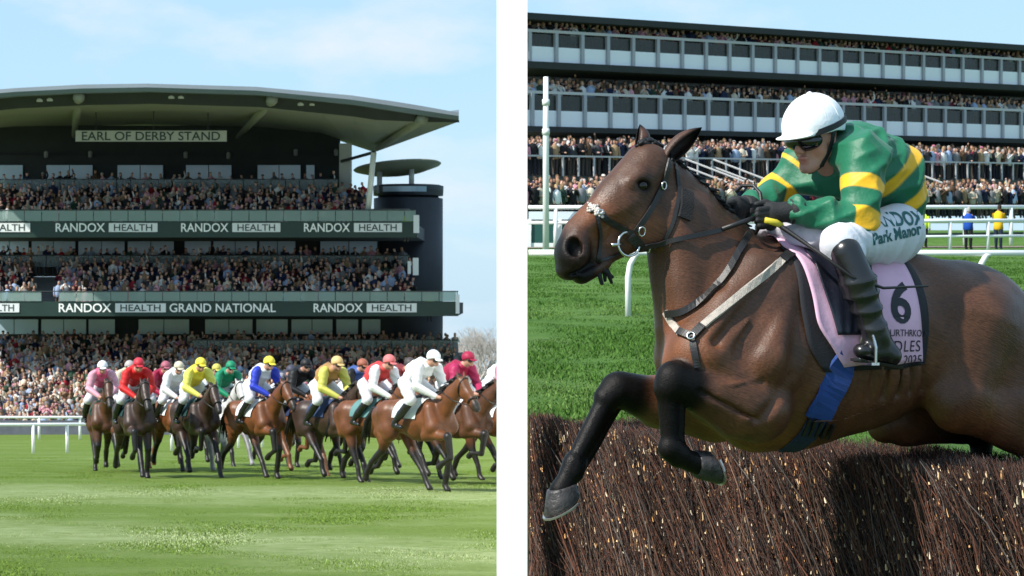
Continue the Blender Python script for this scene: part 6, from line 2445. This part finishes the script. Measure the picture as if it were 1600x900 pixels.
def twigs(n, lo, hi, out0, out1, zlo, zhi, lean, spread, r0, r1, cols, tip=None):
    """three-sided stems as one mesh"""
    s0 = rb.uniform(-0.05, fL, n)
    out = rb.uniform(out0, out1, n)
    z = rb.uniform(zlo, zhi, n)
    ln = rb.uniform(lo, hi, n)
    a = rb.normal(lean, spread, n)
    b = rb.normal(0.02, 0.10, n)
    r = rb.uniform(r0, r1, n)
    P0_ = np.stack([fA[0] + fe[0] * s0 + fn[0] * out, fA[1] + fe[1] * s0 + fn[1] * out, z], 1)
    D = np.stack([fe[0] * np.sin(a) + fn[0] * b, fe[1] * np.sin(a) + fn[1] * b, np.cos(a)], 1)
    side = np.stack([np.full(n, fe[0]), np.full(n, fe[1]), np.zeros(n)], 1)
    oth = np.cross(D, side)
    bend = rb.normal(0, 0.05, (n, 1)) * ln[:, None] * side
    V = np.zeros((n, 3, 3, 3))
    for j, (t, rs) in enumerate(((0, 1.0), (0.5, 0.85), (1.0, 0.45))):
        c = P0_ + D * (ln * t)[:, None] + (bend if j == 1 else 0)
        for k in range(3):
            ang = 2.094 * k + 0.5
            V[:, j, k] = c + (side * math.cos(ang) + oth * math.sin(ang)) * (r * rs)[:, None]
    base = np.arange(n)[:, None] * 9
    Q = []
    for j in range(2):
        for k in range(3):
            k2 = (k + 1) % 3
            Q.append(np.concatenate([base + j * 3 + k, base + j * 3 + k2, base + (j + 1) * 3 + k2, base + (j + 1) * 3 + k], 1))
    Q = np.concatenate(Q)
    ci = rb.randint(0, len(cols), n)
    clump = 0.85 + 0.4 * np.sin(s0 * 5.3 + 2.0 * np.sin(s0 * 1.9 + z * 4)) * np.sin(s0 * 2.1 + 3.0 * z)
    C = np.array(cols)[ci] * (rb.uniform(0.5, 1.4, n) * (clump if lo > 0.05 else 1.0))[:, None]
    return V.reshape(-1, 3), Q, np.repeat(C, 9, 0)


BR = [(0.075, 0.038, 0.028), (0.120, 0.052, 0.034), (0.040, 0.024, 0.023), (0.180, 0.072, 0.044), (0.120, 0.098, 0.086), (0.15, 0.090, 0.062), (0.026, 0.018, 0.018)]
m_twig = mat('birch_twigs', attr='Col', rough=0.75, spec=0.25)
parts_ = [twigs(13000, 0.25, 0.60, -0.10, 0.03, 0.45, 1.00, -0.28, 0.20, 0.0012, 0.0032, BR), twigs(1500, 0.45, 0.85, -0.03, 0.06, 0.45, 0.85, -0.34, 0.18, 0.0024, 0.0052, BR), twigs(4200, 0.15, 0.40, 0.0, 0.07, 0.5, 1.05, -0.35, 0.60, 0.0009, 0.0024, BR),
          twigs(16000, 0.10, 0.26, -0.62, 0.02, FZ - 0.20, FZ - 0.09, -0.10, 0.30, 0.0010, 0.0022, BR), twigs(2500, 0.08, 0.26, -0.05, 0.07, 0.5, FZ - 0.12, -0.1, 0.65, 0.0008, 0.0018, BR)]
o = 0; VV, QQ, CC = [], [], []
for v, q, c in parts_:
    VV.append(v); QQ.append(q + o); CC.append(c); o += len(v)
VV, QQ, CC = np.concatenate(VV), np.concatenate(QQ), np.concatenate(CC)
pxv = XL(825.5, VV[:, 1])
VV[:, 0] = np.where(VV[:, 0] < pxv, pxv + (pxv - VV[:, 0]) * 0.1, VV[:, 0])
topz = FZ + 0.016 * np.sin(VV[:, 0] * 9 + VV[:, 1]) + 0.012 * np.sin(VV[:, 0] * 23 + 1.7 * VV[:, 1]) - 0.012
over = VV[:, 2] > topz
VV[over, 2] = (topz + (VV[:, 2] - topz) * 0.16)[over]
ob = link('brushwood', mesh_np('brushwood', VV, QQ, m_twig, CC), fence, True)
ob['kind'] = 'stuff'
# pale cut ends of thicker stems
n = 760
PAL = [(0.62, 0.36, 0.15), (0.70, 0.50, 0.28), (0.55, 0.28, 0.10), (0.72, 0.60, 0.42)]
V1, Q1, C1 = twigs(n, 0.008, 0.034, 0.045, 0.075, 0.72, FZ - 0.03, -0.2, 0.25, 0.0026, 0.0066, PAL)
V3, Q3, C3 = twigs(1100, 0.005, 0.012, 0.03, 0.062, 0.72, FZ + 0.0, -0.2, 0.4, 0.0018, 0.0034, PAL)
for V_ in (V1, V3):
    p_ = XL(828, V_[:, 1])
    V_[:, 0] = np.where(V_[:, 0] < p_, p_ + (p_ - V_[:, 0]), V_[:, 0])
ob = link('cut_ends', mesh_np('cut_ends', np.concatenate([V1, V3]), np.concatenate([Q1, Q3 + len(V1)]), mat('cut_wood', attr='Col', rough=0.7), np.concatenate([C1, C3])), fence, True)
ob['kind'] = 'stuff'

# ------------------------------------------------------------------ grass blades on the near turf
def blades(name, n, x0f, x1f, y0, y1, zf, cols, hgt, wid, label, thin=1.0):
    u = rb.uniform(0, 1, n)
    y = (y0 ** thin + u * (y1 ** thin - y0 ** thin)) ** (1 / thin)
    x = np.array([x0f(a) for a in y]) + rb.uniform(0, 1, n) * np.array([x1f(a) - x0f(a) for a in y])
    z = np.array([zf(a) for a in y]) - 0.012
    h_ = hgt * rb.uniform(0.4, 1.3, n) * (0.75 + 0.45 * np.sin(x * 2.1 + 1.7 * np.sin(y * 0.9)) * np.sin(y * 1.3 + x))
    w = wid * rb.uniform(0.6, 1.4, n)
    lx, ly = rb.normal(0, 0.4, n) * h_, rb.normal(0, 0.4, n) * h_
    A = np.stack([x - w, y, z], 1); B = np.stack([x + w, y, z], 1); C = np.stack([x + lx, y + ly, z + h_], 1)
    V = np.stack([A, B, C], 1).reshape(-1, 3)
    T = np.arange(3 * n).reshape(-1, 3)
    yy = y + 1.6 * np.sin(x * 0.7 + 1.3 * np.sin(y * 0.3))
    patch = np.exp(-((yy + 0.15 * x - 47.5) / 4.0) ** 2) + np.exp(-((yy + 0.95 * x - 28.2) / 3.0) ** 2)
    ci = np.where(rb.uniform(0, 1, n) < np.clip(patch, 0, 1) ** 1.5 * 0.75, 1, 0)
    C_ = np.where(ci[:, None] == 1, np.array(cols[1]), np.array(cols[0])) * rb.uniform(0.55, 1.35, (n, 1))
    ob = link(name, mesh_np(name, V, T, mat('grass_blade', attr='Col', rough=0.7, spec=0.2), np.repeat(C_, 3, 0)))
    tag(ob, label, 'grass', kind='stuff')


blades('grass', 210000, lambda y: XL(-8, y), lambda y: XL(780, y), 24.5, 80.0, zl, [(0.140, 0.220, 0.034), (0.370, 0.430, 0.220)], 0.028, 0.007, 'short turf with dry pale streaks in front of the racing horses', 0.6)

blades('turf', 150000, lambda y: XL(822, y), lambda y: XL(1605, y), 21.0, 90.0, zr0, [(0.062, 0.140, 0.020), (0.115, 0.200, 0.045)], 0.055, 0.013, 'short green turf between the brush fence and the far rails', 0.5)

# ------------------------------------------------------------------ bare trees beyond the stand
m_bark = mat('bare_branches', (0.42, 0.38, 0.36), 0.9)


def bare_tree(x, Y, h, seed, label):
    rt = empty('tree', (x, Y, zl(Y)))
    tag(rt, label, 'tree', 'bare trees beyond the grandstand')
    rr_ = random.Random(seed)
    tr, cr = MB(), MB()
    def grow(p, d, ln, r, depth):
        q = p + d * ln
        (tr if depth == 0 else cr).tube([p, (p + q) / 2 + Vector((rr_.uniform(-1, 1), rr_.uniform(-1, 1), 0)) * ln * 0.05, q], [r, r * 0.85, r * 0.65], 5 if depth < 2 else 3, cap=False)
        if depth >= 6: return
        for k in range(3):
            nd = (d + Vector((rr_.uniform(-1, 1), rr_.uniform(-1, 1), rr_.uniform(-0.25, 0.75))) * 0.75).normalized()
            grow(p + d * ln * rr_.uniform(0.6, 1.0), nd, ln * rr_.uniform(0.6, 0.85), max(0.012, r * 0.58), depth + 1)
    grow(Vector((x, Y, zl(Y) - 0.3)), Vector((rr_.uniform(-.05, .05), 0, 1)), h * 0.28, h * 0.022, 0)
    tr.build('trunk', m_bark, rt, True, True)
    cr.build('crown', m_bark, rt, True, True)


bare_tree(XL(742, 215), 215, 10.5, 3, 'bare grey tree just right of the left grandstand, nearer one')
bare_tree(XL(770, 240), 240, 12.0, 9, 'taller bare tree farther right, close to the white wall')
bare_tree(XL(722, 262), 262, 10.0, 14, 'small bare tree half hidden behind the end of the left grandstand')
bare_tree(XL(754, 285), 285, 13.5, 21, 'bare tree at the back of the clump left of the white pillar')
bare_tree(XL(733, 300), 300, 13.0, 27, 'farthest bare tree rising just past the left grandstand')
